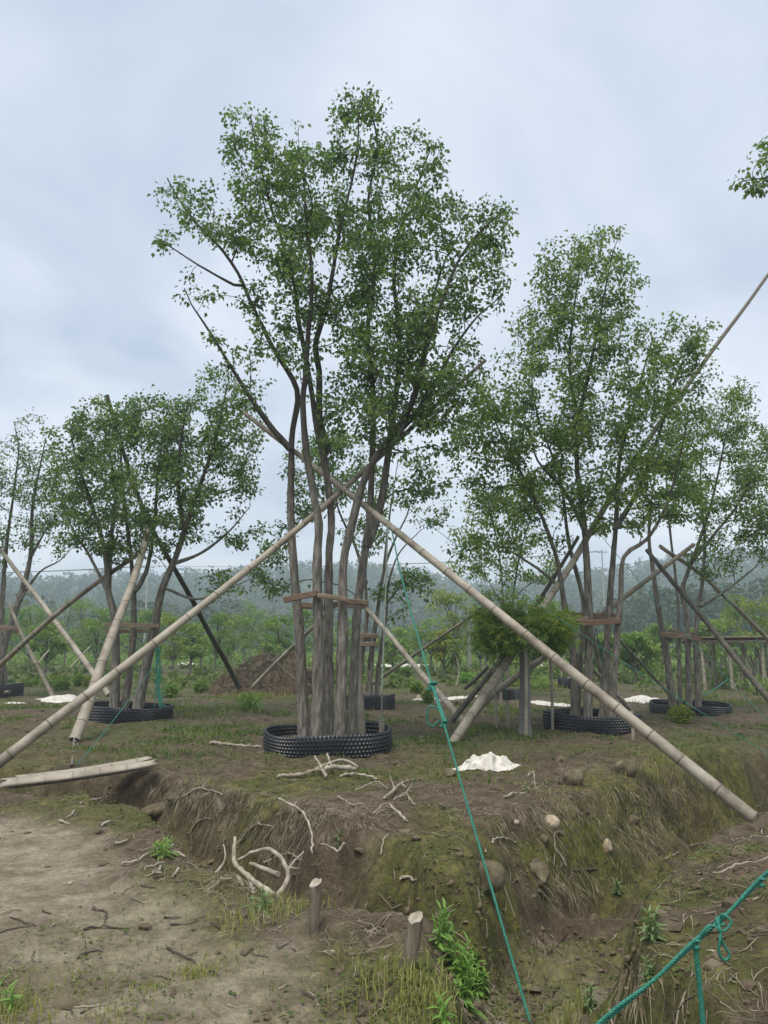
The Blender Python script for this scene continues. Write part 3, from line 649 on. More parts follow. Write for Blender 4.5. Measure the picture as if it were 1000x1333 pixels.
grow('maple_tree', 'low yellow-green maple with layered crown on a wrapped trunk', 'tree', 14.4, S7, B7, 190, 15, leaf_n=17, leaf_L=(.10, .16), mat='maple', zmin=1.15, spread=.26, droop=.45, star=True, bark='wrap', up_bias=1.6)
# thin young tree behind the maple
S8 = [
    dict(p=[(652, 885), (655, 790), (650, 720), (638, 660), (628, 620)], d=(0, .3), r=(.05, .008), root=True),
    dict(p=[(660, 885), (668, 780), (680, 710), (700, 650), (708, 610)], d=(.2, -.3), r=(.055, .008), root=True),
    dict(p=[(655, 790), (630, 750), (600, 735)], d=(0, -.2), r=(.025, .006)), dict(p=[(668, 780), (690, 760), (720, 750)], d=(.1, .3), r=(.025, .006)),
]
B8 = [(640, 660, 36, 30, .8, .7), (690, 650, 34, 36, .8, .7), (610, 735, 30, 16, 1, .5), (650, 740, 34, 16, .9, .5), (700, 740, 34, 18, 1, .6), (630, 700, 30, 18, .7, .6), (680, 700, 30, 20, .8, .6), (600, 690, 20, 20, .5, .5), (655, 775, 34, 12, .8, .5)]
grow('young_tree', 'thin-stemmed light green young tree rising right behind the maple crown', 'tree', 24.0, S8, B8, 300, 17, leaf_n=16, leaf_L=(.07, .12), mat='farleaf', zmin=1.6, spread=.2, tip_r=.005)


# ------------------------------------------------------------------ planter rings
def planter_ring(c, rad, h, label, seed, rows=6, pitch=.060, detail=True):
    r = np.random.default_rng(seed); base = onground(c)
    root = empty('planter_ring', base); tag(root, label, 'planter', 'black dimpled planter rings round the trees')
    nseg = 72; th = np.linspace(0, 2*np.pi, nseg, endpoint=False)
    wob = 1+.025*np.sin(2*th+r.random()*6)+.012*np.sin(5*th+r.random()*6)
    top = h*(1+.10*np.sin(th+r.random()*6)+.06*np.sin(3*th+r.random()*6))
    x = base[0]+rad*wob*np.cos(th); y = base[1]+rad*wob*np.sin(th); zb = gz(x, y)-.04
    mb = MB(); K = 4; rings = []
    for k in range(K+1):
        f = k/K; z = zb+(base[2]+top-zb)*f; b = 1+.012*math.sin(f*math.pi)
        rings.append(np.stack([base[0]+(x-base[0])*b, base[1]+(y-base[1])*b, z], -1))
    inner = [base + (q-base)*np.array([.985, .985, 1]) for q in rings]
    V = np.concatenate(rings+inner[::-1]); n = nseg; m = 2*K+2
    i = np.arange(m-1)[:, None]; j = np.arange(n)[None]; j2 = (j+1) % n
    mb.add(V, np.stack([i*n+j, i*n+j2, (i+1)*n+j2, (i+1)*n+j], -1).reshape(-1, 4))
    sh = obj('sheet', mb, M['plastic'], root)
    mb = MB(); na = int(2*np.pi*rad/pitch); w = pitch*.46; nz = rows
    for k in range(nz):
        for q in range(na):
            a = (q+(k % 2)*.5)/na*2*np.pi; f = (k+.55)/nz
            wb = np.interp(a % (2*np.pi), np.append(th, 2*np.pi), np.append(wob, wob[0])); tp = np.interp(a % (2*np.pi), np.append(th, 2*np.pi), np.append(top, top[0]))
            rr = rad*wb*(1+.012*math.sin(f*math.pi)); d = np.array([math.cos(a), math.sin(a), 0]); t = np.array([-d[1], d[0], 0])
            zz = base[2]-.02+(tp+.02)*f; hh = (tp+.02)/nz*.48
            for sg in ((1, -1) if detail else (1,)):
                c0 = np.array([base[0], base[1], 0])+d*(rr*(1.001 if sg > 0 else .984)); c0[2] = zz
                V = [c0+t*w, c0+np.array([0, 0, hh]), c0-t*w, c0-np.array([0, 0, hh]), c0+d*sg*pitch*.36]
                mb.add(V, [[0, 1, 4], [1, 2, 4], [2, 3, 4], [3, 0, 4]])
    tag(obj('dimples', mb, M['plastic'], sh, smooth=False), kind='stuff')
    # soil inside
    mb = MB(); rr = np.linspace(0.02, .975, 12); V = []
    for q in rr:
        xx = base[0]+rad*wob*q*np.cos(th); yy = base[1]+rad*wob*q*np.sin(th)
        V.append(np.stack([xx, yy, base[2]+h*(.62-.28*q*q)+.04*fbm(xx*4, yy*4, 3, 7)], -1))
    i = np.arange(len(rr)-1)[:, None]
    mb.add(np.concatenate(V), np.stack([i*n+j, i*n+j2, (i+1)*n+j2, (i+1)*n+j], -1).reshape(-1, 4))
    obj('soil', mb, M['soil'], root)
planter_ring(P(427, 960, 12.4), .97, .31, 'black dimpled planter ring around the tallest tree above the eroded bank', 1)
planter_ring(P(166, 930, 17.4), .92, .30, 'black dimpled planter ring around the tree beside the split bamboo', 2)
planter_ring(P(770, 945, 15.5), .90, .29, 'black dimpled planter ring around the broad tree right of the maple', 3)
planter_ring(P(898, 920, 19.1), .93, .29, 'black dimpled planter ring with a small shrub against it', 4)
planter_ring(P(483, 917, 20.2), .62, .36, 'small dark planter ring around the slim half-bare tree', 5, detail=False)
planter_ring(P(-8, 898, 25.2), .88, .36, 'dark planter ring around the sparse grey-stemmed tree', 6, detail=False)
planter_ring(P(662, 905, 24.5), .42, .32, 'small dark planter ring behind the maple trunk', 7, detail=False)
planter_ring(P(745, 893, 30.0), .5, .45, 'little black planter ring in the field behind the broad tree', 8, detail=False)

# ------------------------------------------------------------------ bamboo prop poles
def pole(pts, r0, r1, label, mat='bamboo', seed=0, inter=.46, bend=.03, dark=(0, 0)):
    r0 *= .88; r1 *= .88
    r = np.random.default_rng(seed+100); pts = np.asarray(pts, float)
    L = np.sum(np.linalg.norm(np.diff(pts, axis=0), axis=1))
    base = catmull(pts, .25); seg = np.append(0, np.cumsum(np.linalg.norm(np.diff(base, axis=0), axis=1))); L = seg[-1]
    s = [0.0]; a = []; R = [1.0]; T = [.5]; pos = inter*r.uniform(.3, .8)
    while pos < L-.08:
        for ds, rr, t in ((-.03, 1.0, .5), (-.012, 1.05, .5), (-.003, 1.0, .95), (.004, 1.0, .95), (.016, 1.05, .54), (.036, .995, .5)):
            s.append(pos+ds); R.append(rr); T.append(t)
        pos += inter*r.uniform(.85, 1.15)*(1+.35*min(1, pos/L))
    s.append(L); R.append(1.0); T.append(.5)
    s = np.array(s); R = np.array(R)*(r0+(r1-r0)*(s/L)); T = np.clip(np.array(T)+dark[1]*sst(dark[0], min(1, dark[0]+.25), s/L)*(dark[1] > 0), 0, 1)  # dark: upper pole coloured darker, a painted silhouette against the sky
    Q = np.stack([np.interp(s, seg, base[:, k]) for k in range(3)], -1)
    ax = nrm(pts[-1]-pts[0]); sd = nrm(np.cross(ax, [0, 0, 1])); up = np.cross(sd, ax)
    ph = r.random()*6
    Q = Q + (sd*r.normal(0, .4) + up*r.uniform(-1, .2))[None]*(bend*np.sin(np.pi*s/L))[:, None] + sd*(.012*np.sin(s*2.1+ph))[:, None]
    mb = MB(); tube(mb, Q, R, 12, True, T, hole=.72)
    o = obj('bamboo_pole', mb, M[mat], origin=pts[0]); tag(o, label, 'pole', 'bamboo poles propping the nursery trees')
    return o
def foot(px, py, dz=-.05): 
    g = GP(px, py); g[2] += dz; return g
f1 = P(-75, 1050, 9.6)
pole([f1, P(375, 697, 12.05), P(632, 469, 13.6)], .08, .038, 'long pale bamboo pole running over the split bamboo to the tallest tree', seed=1, inter=.5, dark=(.52, .3))
f2 = P(975, 1060, 9.35); _d2 = nrm(f2-P(500, 678, 12.0))
for _k in range(40):          # let the foot rest on the ditch bank
    if f2[2] < gz1(f2[0], f2[1])+.05: break
    f2 = f2+_d2*.03
pole([f2, P(500, 678, 12.0), P(316, 536, 13.2)], .092, .045, 'thick pale bamboo pole with its foot in the ditch, rising to the tallest tree', seed=2, inter=.45, dark=(.72, .2))
pole([P(330, 893, 25), P(440, 784, 21)], .075, .06, 'pale bamboo pole standing by the dark soil heap', seed=3)
pole([P(607, 945, 16.4), P(540, 866, 18), P(478, 792, 20)], .085, .06, 'pale bamboo pole propping the slim tree, its foot by the maple props', seed=4)
pole([P(476, 896, 23.5), P(628, 792, 21.5)], .065, .04, 'thin grey bamboo pole tied with green cord, crossing behind the coarse rope', 'bamboo_g', 5)
pole([P(97, 964, 13.7), P(181, 734, 16.4), P(194, 690, 17.0)], .115, .075, 'pale bamboo pole wired at its foot, propping the tree by the split bamboo', seed=6, inter=.45)
pole([P(312, 895, 23), P(229, 743, 18.6), P(188, 668, 18.0), P(160, 585, 17.9), P(139, 514, 17.6)], .085, .05, 'dark bamboo pole with broken tip, standing left of the soil heap', 'bamboo_d', 7, bend=0)
pole([onground(P(-70, 905, 19), -.05), P(85, 790, 18), P(185, 718, 17.2)], .075, .055, 'grey-brown bamboo pole slanting across the left edge trees', 'bamboo_g', 8)
pole([P(142, 905, 22.5), P(70, 804, 24), P(-5, 708, 25.5)], .10, .07, 'pale bamboo pole propping the sparse tree beside the white sheet', seed=9)
pole([onground(P(72, 903, 24), -.05), P(22, 810, 24.6), P(12, 785, 25)], .075, .06, 'thin dark-sided bamboo pole planted next to the white sheet', 'bamboo_g', 10)
pole([onground(P(-10, 870, 27), -.05), P(12, 900, 24)], .05, .045, 'short bamboo piece lying by the leftmost planter ring', seed=11)
pole([P(589, 969, 13.4), P(660, 861, 14.5), P(740, 740, 15.6), P(843, 574, 16.8), P(1003, 354, 18.8)], .092, .045, 'longest bamboo pole, pale foot by white plastic and silhouette-dark tip high over the crowns', 'bamboo', 12, bend=0, dark=(.33, .42))
pole([P(584, 944, 16.0), P(650, 858, 16.6), P(697, 788, 17), P(752, 700, 17.4)], .07, .045, 'dark bamboo pole close behind the longest pole', 'bamboo_d', 13)
pole([P(604, 945, 16.2), P(648, 898, 16.9), P(738, 836, 17.4), P(811, 779, 17.7), P(903, 709, 18.6)], .085, .055, 'grey bamboo pole passing behind the maple trunk to the four-stemmed tree', 'bamboo_g', 14, bend=0)
pole([P(605, 896, 22), P(636, 868, 21)], .06, .05, 'short dark bamboo prop low behind the longest pole', 'bamboo_d', 15)
pole([onground(P(1045, 968, 13.8), -.05), P(935, 830, 16), P(842, 716, 17.8)], .075, .055, 'dark straight bamboo pole propping the four-stemmed tree beside the shed', 'bamboo_d', 16)
pole([onground(P(1075, 872, 24), -.05), P(936, 768, 20), P(860, 711, 18.4)], .075, .055, 'pale bamboo pole high above the wooden shed', seed=17)
pole([P(873, 906, 22.0), P(804, 830, 16.4)], .045, .035, 'thin greenish bamboo pole between the two right planter rings', 'bamboo_g', 18)
pole([onground(P(829, 926, 18.6), -.05), P(773, 871, 17.2), P(718, 822, 16.2)], .06, .05, 'pale slim bamboo pole behind the broad tree stems', seed=19)
pole([P(785, 899, 18.5), P(771, 815, 17.2)], .06, .05, 'pale upright bamboo pole standing behind the broad tree stems', seed=20)
for k, (a, b, nm) in enumerate((((92, 869), (118, 841), 'thin pale stick leaning in the field beside the white sheet'), ((50, 863), (64, 846), 'shorter thin pale stick among far shrubs left of the white sheet'))):
    mb = MB(); q = P(*a, 30); e = P(*b, 30.5); tube(mb, [q, (q+e)/2+[0, 0, .02], e], [.035, .03, .025], 7)
    tag(obj('leaning_stick', mb, M['bamboo'], origin=q), nm, 'stick')

# ------------------------------------------------------------------ boards nailed across the stems
def brace(boards, D, label):
    c = P(*boards[0][0], D); root = empty('trunk_brace', c); tag(root, label, 'brace', 'board braces nailed across tree stems')
    for (a, b, d0, d1, w, mt) in boards:
        A = P(*a, D+d0); B = P(*b, D+d1); X = (B-A)/2; up = np.array([0, 0, 1.0]); Z = nrm(up - nrm(X)*np.dot(nrm(X), up))*w/2; Y = nrm(np.cross(X, Z))*.045
        mb = MB(); n = 6
        for k in range(n): pass
        box(mb, (A+B)/2, X, Y, Z, .5, .006)
        o = obj('board', mb, M[mt], root, smooth=False)
        bv = o.modifiers.new('edge', 'BEVEL'); bv.width = .008; bv.segments = 1
brace([((370, 781), (413, 772), -.30, -.42, .085, 'board_r'), ((394, 787), (424, 791), .12, .22, .09, 'board'), ((413, 775), (451, 779), -.45, -.40, .075, 'board'), ((448, 782), (478, 785), -.30, .0, .075, 'board'), ((422, 785), (476, 790), .40, .45, .075, 'board')], 12.3, 'reddish and brown boards nailed across the tallest tree stems')
brace([((138, 813), (208, 815), -.32, -.32, .10, 'board'), ((138, 822), (206, 821), .30, .30, .09, 'board')], 17.3, 'dark boards nailed across the tree by the split bamboo')
brace([((740, 801), (805, 803), .35, .35, .12, 'board'), ((752, 811), (808, 808), -.35, -.35, .10, 'board_r'), ((738, 806), (765, 806), -.25, -.2, .1, 'board')], 15.4, 'brown boards nailed across the broad tree stems')
brace([((860, 826), (899, 829), -.3, -.28, .12, 'board'), ((868, 822), (908, 828), .35, .35, .1, 'board'), ((896, 830), (911, 832), -.25, .1, .1, 'board_r')], 19.0, 'weathered boards nailed across the four-stemmed tree')
brace([((466, 826), (493, 828), -.2, -.2, .10, 'board'), ((467, 839), (492, 838), -.22, -.2, .10, 'board'), ((466, 832), (490, 832), .2, .25, .1, 'board')], 20.0, 'two dark boards nailed across the slim half-bare tree')
brace([((-22, 815), (26, 818), -.3, -.3, .12, 'board'), ((-22, 822), (24, 822), .35, .35, .12, 'board')], 25.0, 'grey boards nailed across the sparse tree stems')

# ------------------------------------------------------------------ ropes and wires
def twisted(mb, Q, R, strands=3, pitch=.05):
    Q = np.asarray(Q, float); seg = np.append(0, np.cumsum(np.linalg.norm(np.diff(Q, axis=0), axis=1)))
    n = max(8, int(seg[-1]/(pitch/7))); n = min(n, 700); s = np.linspace(0, seg[-1], n)
    C = np.stack([np.interp(s, seg, Q[:, k]) for k in range(3)], -1); T, U, B = frames(C)
    for k in range(strands):
        a = s/pitch*2*np.pi + k*2*np.pi/strands
        tube(mb, C+R*.52*(np.cos(a)[:, None]*U+np.sin(a)[:, None]*B), R*.56, 5, True)
def sag(a, b, d, n=24, seed=0):
    t = np.linspace(0, 1, n)[:, None]; q = a*(1-t)+b*t; q[:, 2] -= (4*d*t*(1-t))[:, 0]; return q
def rope(Q, R, label, mat='rope', tw=True, name='rope', parts=(), cat='rope'):
    mb = MB()
    if tw: twisted(mb, Q, R)
    else: tube(mb, Q, R, 6)
    root = obj(name, mb, M[mat], origin=np.asarray(Q[0])); root['_w'] = [float(v) for v in Q[0]]
    tag(root, label, cat); ROOTS.append(root); return root
def knot(parent, c, s, mat='rope', seed=0):
    r = np.random.default_rng(seed); t = np.linspace(0, 2*np.pi*2.9, 60)
    q = c + s*np.stack([np.cos(t)*(.7+.3*np.sin(1.7*t)), np.sin(t)*(.6+.3*np.cos(2.1*t)), .8*np.sin(.61*t+1)], -1)
    mb = MB(); tube(mb, q, s*.32, 6); return obj('knot', mb, M[mat], parent)
# main guy rope: bed of the big tree to a peg in the ditch
pe = GP(692, 1342); kn = P(563, 893, 8.0)
k2 = P(578, 942, 7.2)
ro = rope(np.vstack([sag(P(509, 684, 12.0), P(521, 745, 11.0), 0, 8), sag(P(521, 745, 11.0), kn, .02, 16)[1:], sag(kn, k2, .0, 6)[1:], sag(k2, pe+[0, 0, .02], .0, 40)[1:]]), .011, 'coarse green rope from the tallest tree down into the muddy ditch')
knot(ro, kn, .045, seed=1); knot(ro, k2, .03, seed=2)
mb = MB(); q0 = kn+[-.0, 0, .0]; lp = np.array([kn, kn+[-.16, 0, -.02], kn+[-.22, 0, -.14], kn+[-.19, .01, -.28], kn+[-.15, 0, -.33], kn+[-.05, -.0, -.36]])
lp = np.array([P(575, 925, 7.5), P(560, 919, 7.5), P(556, 930, 7.5), P(558, 943, 7.5), P(563, 946, 7.5), P(572, 938, 7.5)])
tube(mb, catmull(lp, .03), .010, 6); obj('loop', mb, M['rope'], ro)
mb = MB(); twisted(mb, sag(kn, k2+[.02, 0, 0], 0, 6), .016); obj('doubled_strand', mb, M['rope'], ro)
mb = MB(); tube(mb, [pe+[0, .06, -.12], pe+[0, -.01, .05]], .015, 7); obj('peg', mb, M['deadwood_d'], ro)
ro = rope(np.array([P(505, 684, 11.7), P(501, 800, 11.8), P(497, 900, 11.9), onground(P(497, 935, 12.6))]), .012, 'pale green-white cord hanging straight down right of the tallest stems', 'rope_w')
mb = MB(); q = onground(P(497, 948, 12.4)); tube(mb, [q+[0, 0, -.1], q+[0, 0, .42]], .045, 9); tag(obj('wooden_peg', mb, M['bamboo_g'], origin=q), 'short wooden peg holding the pale green-white cord', 'peg')
mb = MB(); q = onground(P(473, 945, 12.9)); e = P(464, 855, 13.6); tube(mb, catmull([q+[0, 0, -.1], (q+e)/2, e], .3), [.07]*len(catmull([q, (q+e)/2, e], .3)), 9); tag(obj('leaning_stake', mb, M['bamboo_g'], origin=q), 'brown stake leaning behind the tallest tree planter ring', 'stake')
rope(sag(P(512, 646, 12.2), P(1003, 983, 9.6), .12, 40), .0045, 'thin green cord slanting down across the thick pale pole to the mossy lip', 'rope', False)
rope(sag(P(780, 694, 15.6), P(1010, 948, 13.6), .1, 30), .006, 'thin green cord from the broad tree past the four-stemmed tree brace', 'rope', False)
rope(sag(P(920, 742, 18.6), P(1012, 866, 15.8), .05, 20), .006, 'short thin green cord above the wooden shed roof', 'rope', False)
rope(sag(P(288, 790, 20), P(384, 884, 19.5), .03, 20), .012, 'thin straw-coloured cord slanting in front of the dark soil heap', 'wire', False)
rope(sag(P(224, 828, 17), onground(P(99, 1003, 10.6)), .1, 30), .006, 'thin faded green cord from the left tree ring to the split bamboo', 'rope', False)
ro = rope(np.array([P(97, 960, 13.6), P(95, 978, 12.6), onground(P(93, 1008, 10.6), .02)]), .012, 'rusty chain wire tying a pole foot down by the split bamboo', 'wire', True, 'tie_wire', cat='wire')
for k in range(4): knot(ro, P(97-k*.7, 966+k*6, 13.3-k*.35), .028, 'wire', k)
# green net bundle on the left ring
mb = MB(); r = np.random.default_rng(4)
for k in range(9):
    q = np.array([P(206+r.normal(0, 2.2), 842, 16.6), P(205+r.normal(0, 3), 868, 16.6), P(206+r.normal(0, 3.5), 895, 16.5), P(206+r.normal(0, 4), 921, 16.4)]); q += r.normal(0, .015, q.shape)
    tube(mb, catmull(q, .15), .010, 5)
tag(obj('net_bundle', mb, M['rope'], origin=P(206, 842, 16.6)), 'frayed green net bundle hanging beside the left tree onto its ring', 'net')
# two short green cords seen low in the field
rope(sag(P(655, 885, 17.5), onground(P(662, 922, 18.2)), 0, 5), .018, 'short bright green cord tied low between the maple props', 'rope', False)
rope(sag(P(534, 870, 21.5), P(556, 848, 21.9), .05, 9), .018, 'green cord knotted round the thin crossing pole', 'rope', False)
rope(sag(P(776, 818, 16.4), P(788, 884, 16.9), .02, 9), .012, 'green cord hanging between the broad tree stems', 'rope', False)
rope(sag(P(915, 905, 18.2), P(948, 884, 19.5), .03, 9), .016, 'green cord looped near the four-stemmed tree ring', 'rope', False)
# net rope across the near right bed
a = P(1075, 1058, 3.55); b = P(768, 1345, 2.9); b[2] = max(b[2], gz1(b[0], b[1])+.02)
def along(t): return a*(1-t)+b*t
Q = sag(a, b, .03, 40)
ro = rope(Q, .007, 'doubled bright green rope with knots and loose loops over the near right bed')
mb = MB(); w = np.linspace(0, 1, 40)[:, None]; twisted(mb, Q+np.array([.004, -.006, .013])+.006*np.sin(w*22)*np.array([0, 0, 1.]), .0065); obj('second_strand', mb, M['rope'], ro)
k1 = P(935, 1192, 3.30); k2 = P(907, 1213, 3.27); k3 = P(988, 1137, 3.42)
def on_rope(px):
    j = np.argmin([abs(500+FPX*q[0]/(q[1]*CT+(q[2]-EYE)*ST)-px) for q in Q]); return Q[j]
k1, k2, k3 = on_rope(935), on_rope(908), on_rope(990)
for k, c in enumerate((k1, k2, k3)): knot(ro, c+[0, -.005, 0], .017, seed=20+k)
def px3(px, py, D): return P(px, py, D)
D2 = k2[1]; D1 = k1[1]
mb = MB(); tube(mb, catmull(np.array([k1, px3(930, 1203, D1-.02), px3(942, 1212, D1-.03), px3(952, 1200, D1-.03), px3(940, 1190, D1-.02), k1+[0, -.01, -.005]]), .01), .0055, 6); obj('loop', mb, M['rope'], ro)
mb = MB(); tube(mb, catmull(np.array([k2, px3(922, 1206, D2-.01), px3(936, 1210, D2-.02), px3(941, 1228, D2-.02), px3(950, 1242, D2-.02), px3(944, 1250, D2-.02), px3(936, 1240, D2-.02), px3(938, 1215, D2-.02), px3(933, 1195, D1-.01)]), .01), .0055, 6); obj('loop', mb, M['rope'], ro)
mb = MB(); g = GP(912, 1345); g = np.array([k2[0]+.01, k2[1]-.02, gz1(k2[0], k2[1])-.03])
tw = np.array([k2, k2*.7+g*.3+[.004, 0, 0], k2*.35+g*.65+[-.003, 0, 0], g]); twisted(mb, catmull(tw, .05), .010, 4); obj('hanging_strand', mb, M['rope'], ro)

# ------------------------------------------------------------------ split bamboo over the ditch
def half_culm(A, B, R, label_root, mat, flip=0.0, seed=0):
    r = np.random.default_rng(seed); ax = nrm(B-A); sd = nrm(np.cross(ax, [0, 0, 1])); up = np.cross(sd, ax); L = np.linalg.norm(B-A)
    n = 110; s = np.linspace(0, L, n); V = []; A_ = []; na = 13; rag = .04*r.normal(size=na)
    an = np.linspace(-.1, np.pi+.1, na)+flip
    for layer, f in ((0, 1.0), (1, .82)):
        for k in range(n):
            node = abs(((s[k]/.3) % 1)-.5) < .035
            rr = R*f*(1+(.04 if node else 0))*(1-.25*s[k]/L); c = A+ax*s[k]+up*(-.02*math.sin(math.pi*s[k]/L))
            e = ax*(rag*(1 if k == n-1 else -1 if k == 0 else 0))[:, None]
            V.append(c+rr*(np.cos(an)[:, None]*sd+np.sin(an)[:, None]*up)+e); A_ += [.68 if node and layer == 0 else .5]*na
    mb = MB(); i = np.arange(n-1)[:, None]; j = np.arange(na-1)[None]
    q = np.stack([i*na+j, i*na+j+1, (i+1)*na+j+1, (i+1)*na+j], -1).reshape(-1, 4)
    mb.add(np.concatenate(V), np.concatenate([q, q[:, ::-1]+n*na]), np.array(A_))
    for jj in (0, na-1): mb.more([[k*na+jj, (k+1)*na+jj, n*na+(k+1)*na+jj, n*na+k*na+jj] for k in range(n-1)])
    for kk in (0, n-1): mb.more([[kk*na+q_, kk*na+q_+1, n*na+kk*na+q_+1, n*na+kk*na+q_] for q_ in range(na-1)])
    o = obj('split_bamboo', mb, M[mat], origin=A); tag(o, label_root, 'bamboo', 'split bamboo halves lying across the ditch'); return o
half_culm(P(4, 1025, 9.3), P(202, 997, 9.9), .10, 'front split bamboo half lying across the ditch, dirt patched', 'bamboo', .3, 1)
half_culm(P(22, 1020, 9.5), P(192, 992, 10.05), .095, 'rear split bamboo half tucked behind another across the ditch', 'bamboo', -.35, 2)
#@@NEXT

# ------------------------------------------------------------------ stones, stakes, sheets, dead wood
def ico(sub=3):
    import bmesh
    bm = bmesh.new(); bmesh.ops.create_icosphere(bm, subdivisions=sub, radius=1.0)
    V = np.array([v.co[:] for v in bm.verts]); bm.verts.index_update(); F = np.array([[v.index for v in f.verts] for f in bm.faces]); bm.free(); return V, F
ICO3 = ico(3); ICO1 = ico(1); ICO2 = ico(2)
def rock(px, py, w, h, label, mat='rock', seed=0, D=None, sink=.25, ang=.5):
    r = np.random.default_rng(seed+50); g = GP(px, py) if D is None else onground(P(px, py, D))
    zc = g[1]*CT+(g[2]-EYE)*ST; sx = w/FPX*zc/2; sz = h/FPX*zc/2; V, F = ICO3; V = V.copy()
    for k in range(9):   # a few flat faces cut it to a stone
        d = nrm(r.normal(size=3)); t = r.uniform(.62, .92); q = V@d; V = V - np.outer(np.clip(q-t, 0, 9)*ang*1.7, d)
    V = V*(1+.10*pn(V[:, 0]*1.7+seed, V[:, 1]*1.7+V[:, 2]*1.3, 3)+.035*pn(V[:, 0]*5+seed, V[:, 2]*5+V[:, 1]*3, 4))[:, None]
    a = r.uniform(-.5, .5); ca, sa = math.cos(a), math.sin(a); V = V*np.array([sx, (sx+sz)*.5, sz]); V = np.stack([V[:, 0]*ca-V[:, 1]*sa*.3, V[:, 1], V[:, 2]+V[:, 0]*.18*r.normal()], -1)
    c = g+np.array([0, sx*.3, sz*(1-2*sink)])
    mb = MB(); mb.add(V+c, F); o = obj('stone', mb, M[mat], origin=g); tag(o, label, 'stone', 'stones in the ditch bank'); return o
rock(634, 1158, 58, 44, 'large rounded grey-brown stone set in the bank behind the coarse rope', seed=1, sink=.28, ang=.7)
rock(698, 1146, 40, 40, 'dark angular stone set in the bank beside the largest stone', seed=2, ang=.8, sink=.38)
rock(718, 1078, 26, 19, 'pale buff stone on the bank top above the dark angular stone', 'rock_p', 3)
rock(792, 1112, 14, 24, 'pale upright buff stone low in the mossy bank', 'rock_p', 4)
rock(825, 1076, 24, 14, 'flat pale brown stone high in the mossy bank', 'rock', 5)
rock(745, 1020, 34, 24, 'dull angular stone on the bed behind the white plastic', 'rock', 6, ang=.9)
rock(205, 1062, 72, 20, 'long flat grey stone beside the split bamboo ends', 'rock', 7, ang=.9)
rock(708, 1098, 14, 14, 'small grey-brown stone just below a pale buff one', 'rock', 8)
rock(672, 1074, 10, 7, 'tiny pale pebble near the white plastic', 'rock_p', 9)
rock(815, 1008, 40, 26, 'brown earthy boulder on the bed left of the thick pole', 'rock', 10)
rock(585, 1010, 18, 12, 'small stone by the coarse rope on the bed', 'rock', 11)
rock(595, 892, 10, 9, 'grey stone beside the scattered white scraps', 'rock', 12, D=22)
rock(228, 1045, 30, 12, 'small flat stone touching the long flat stone', 'rock', 13)
rock(545, 878, 8, 9, 'pale stone beside the scattered white scraps', 'rock_p', 14, D=24)
def stake(pb, pt, w, label, seed=0, mat='stake'):
    r = np.random.default_rng(seed); g = GP(*pb); zc = g[1]*CT+(g[2]-EYE)*ST; t = P(pt[0], pt[1], g[1]-.02); R = w/2/FPX*zc
    pts = catmull([g+[0, 0, -.12], g, (g+t)/2+[R*.2, 0, 0], t], .06); n = len(pts); sd = 12; an = np.arange(sd)*2*np.pi/sd; T, U, B = frames(pts)
    fl = 1+.06*np.sin(2*an+1)+.03*r.normal(size=(n, sd)); V = pts[:, None]+(R*fl)[..., None]*(np.cos(an)[None, :, None]*U[:, None]+np.sin(an)[None, :, None]*B[:, None])
    V[-1] += np.array([0, 0, 1])*(R*.5*np.cos(an+1)+.1*R*r.normal(size=sd))[:, None]
    i = np.arange(n-1)[:, None]; j = np.arange(sd)[None]; j2 = (j+1) % sd
    mb = MB(); mb.add(V.reshape(-1, 3), np.stack([i*sd+j, i*sd+j2, (i+1)*sd+j2, (i+1)*sd+j], -1).reshape(-1, 4)); 
    root = obj('wooden_stake', mb, M[mat], origin=g, smooth=True); root['_w'] = [float(v) for v in g]; ROOTS.append(root)
    tag(root, label, 'stake', 'wooden stakes at the ditch edge')
    mb = MB(); top = V[-1]; c = top.mean(0); mb.add(np.concatenate([top, [c]]), [[k, (k+1) % sd, sd] for k in range(sd)]); obj('cut_end', mb, M['deadwood'], root, smooth=False)
stake((406, 1212), (411, 1149), 17, 'split grey stake standing at the root of the forked dead branch', 1)
stake((529, 1262), (541, 1194), 21, 'round brown stake with pale cut top beside the big leafy weed', 2)
for k, (b, t, w, lb) in enumerate((((684, 946), (684, 832), 4.5, 'thin bamboo stake bound to the wrapped maple trunk'), ((719, 944), (717, 858), 4, 'thin pale stake standing between maple and the broad tree ring'), ((646, 935), (643, 862), 4, 'thin stake standing among the maple props'), ((661, 942), (660, 912), 5, 'short grey peg below the bright green cord'), ((823, 945), (822, 925), 4, 'tiny pale peg in front of the broad tree ring'))):
    Dk = (14.2, 15, 15, 15, 14.2)[k]; g = onground(P(b[0], b[1], Dk)); e = P(t[0], t[1], Dk+.05); R = w/2/FPX*15; mb = MB()
    tube(mb, catmull([g+[0, 0, -.1], (g+e)/2+[.01, 0, 0], e], .2), R, 7); tag(obj('thin_stake', mb, M['bamboo'], origin=g), lb, 'stake')
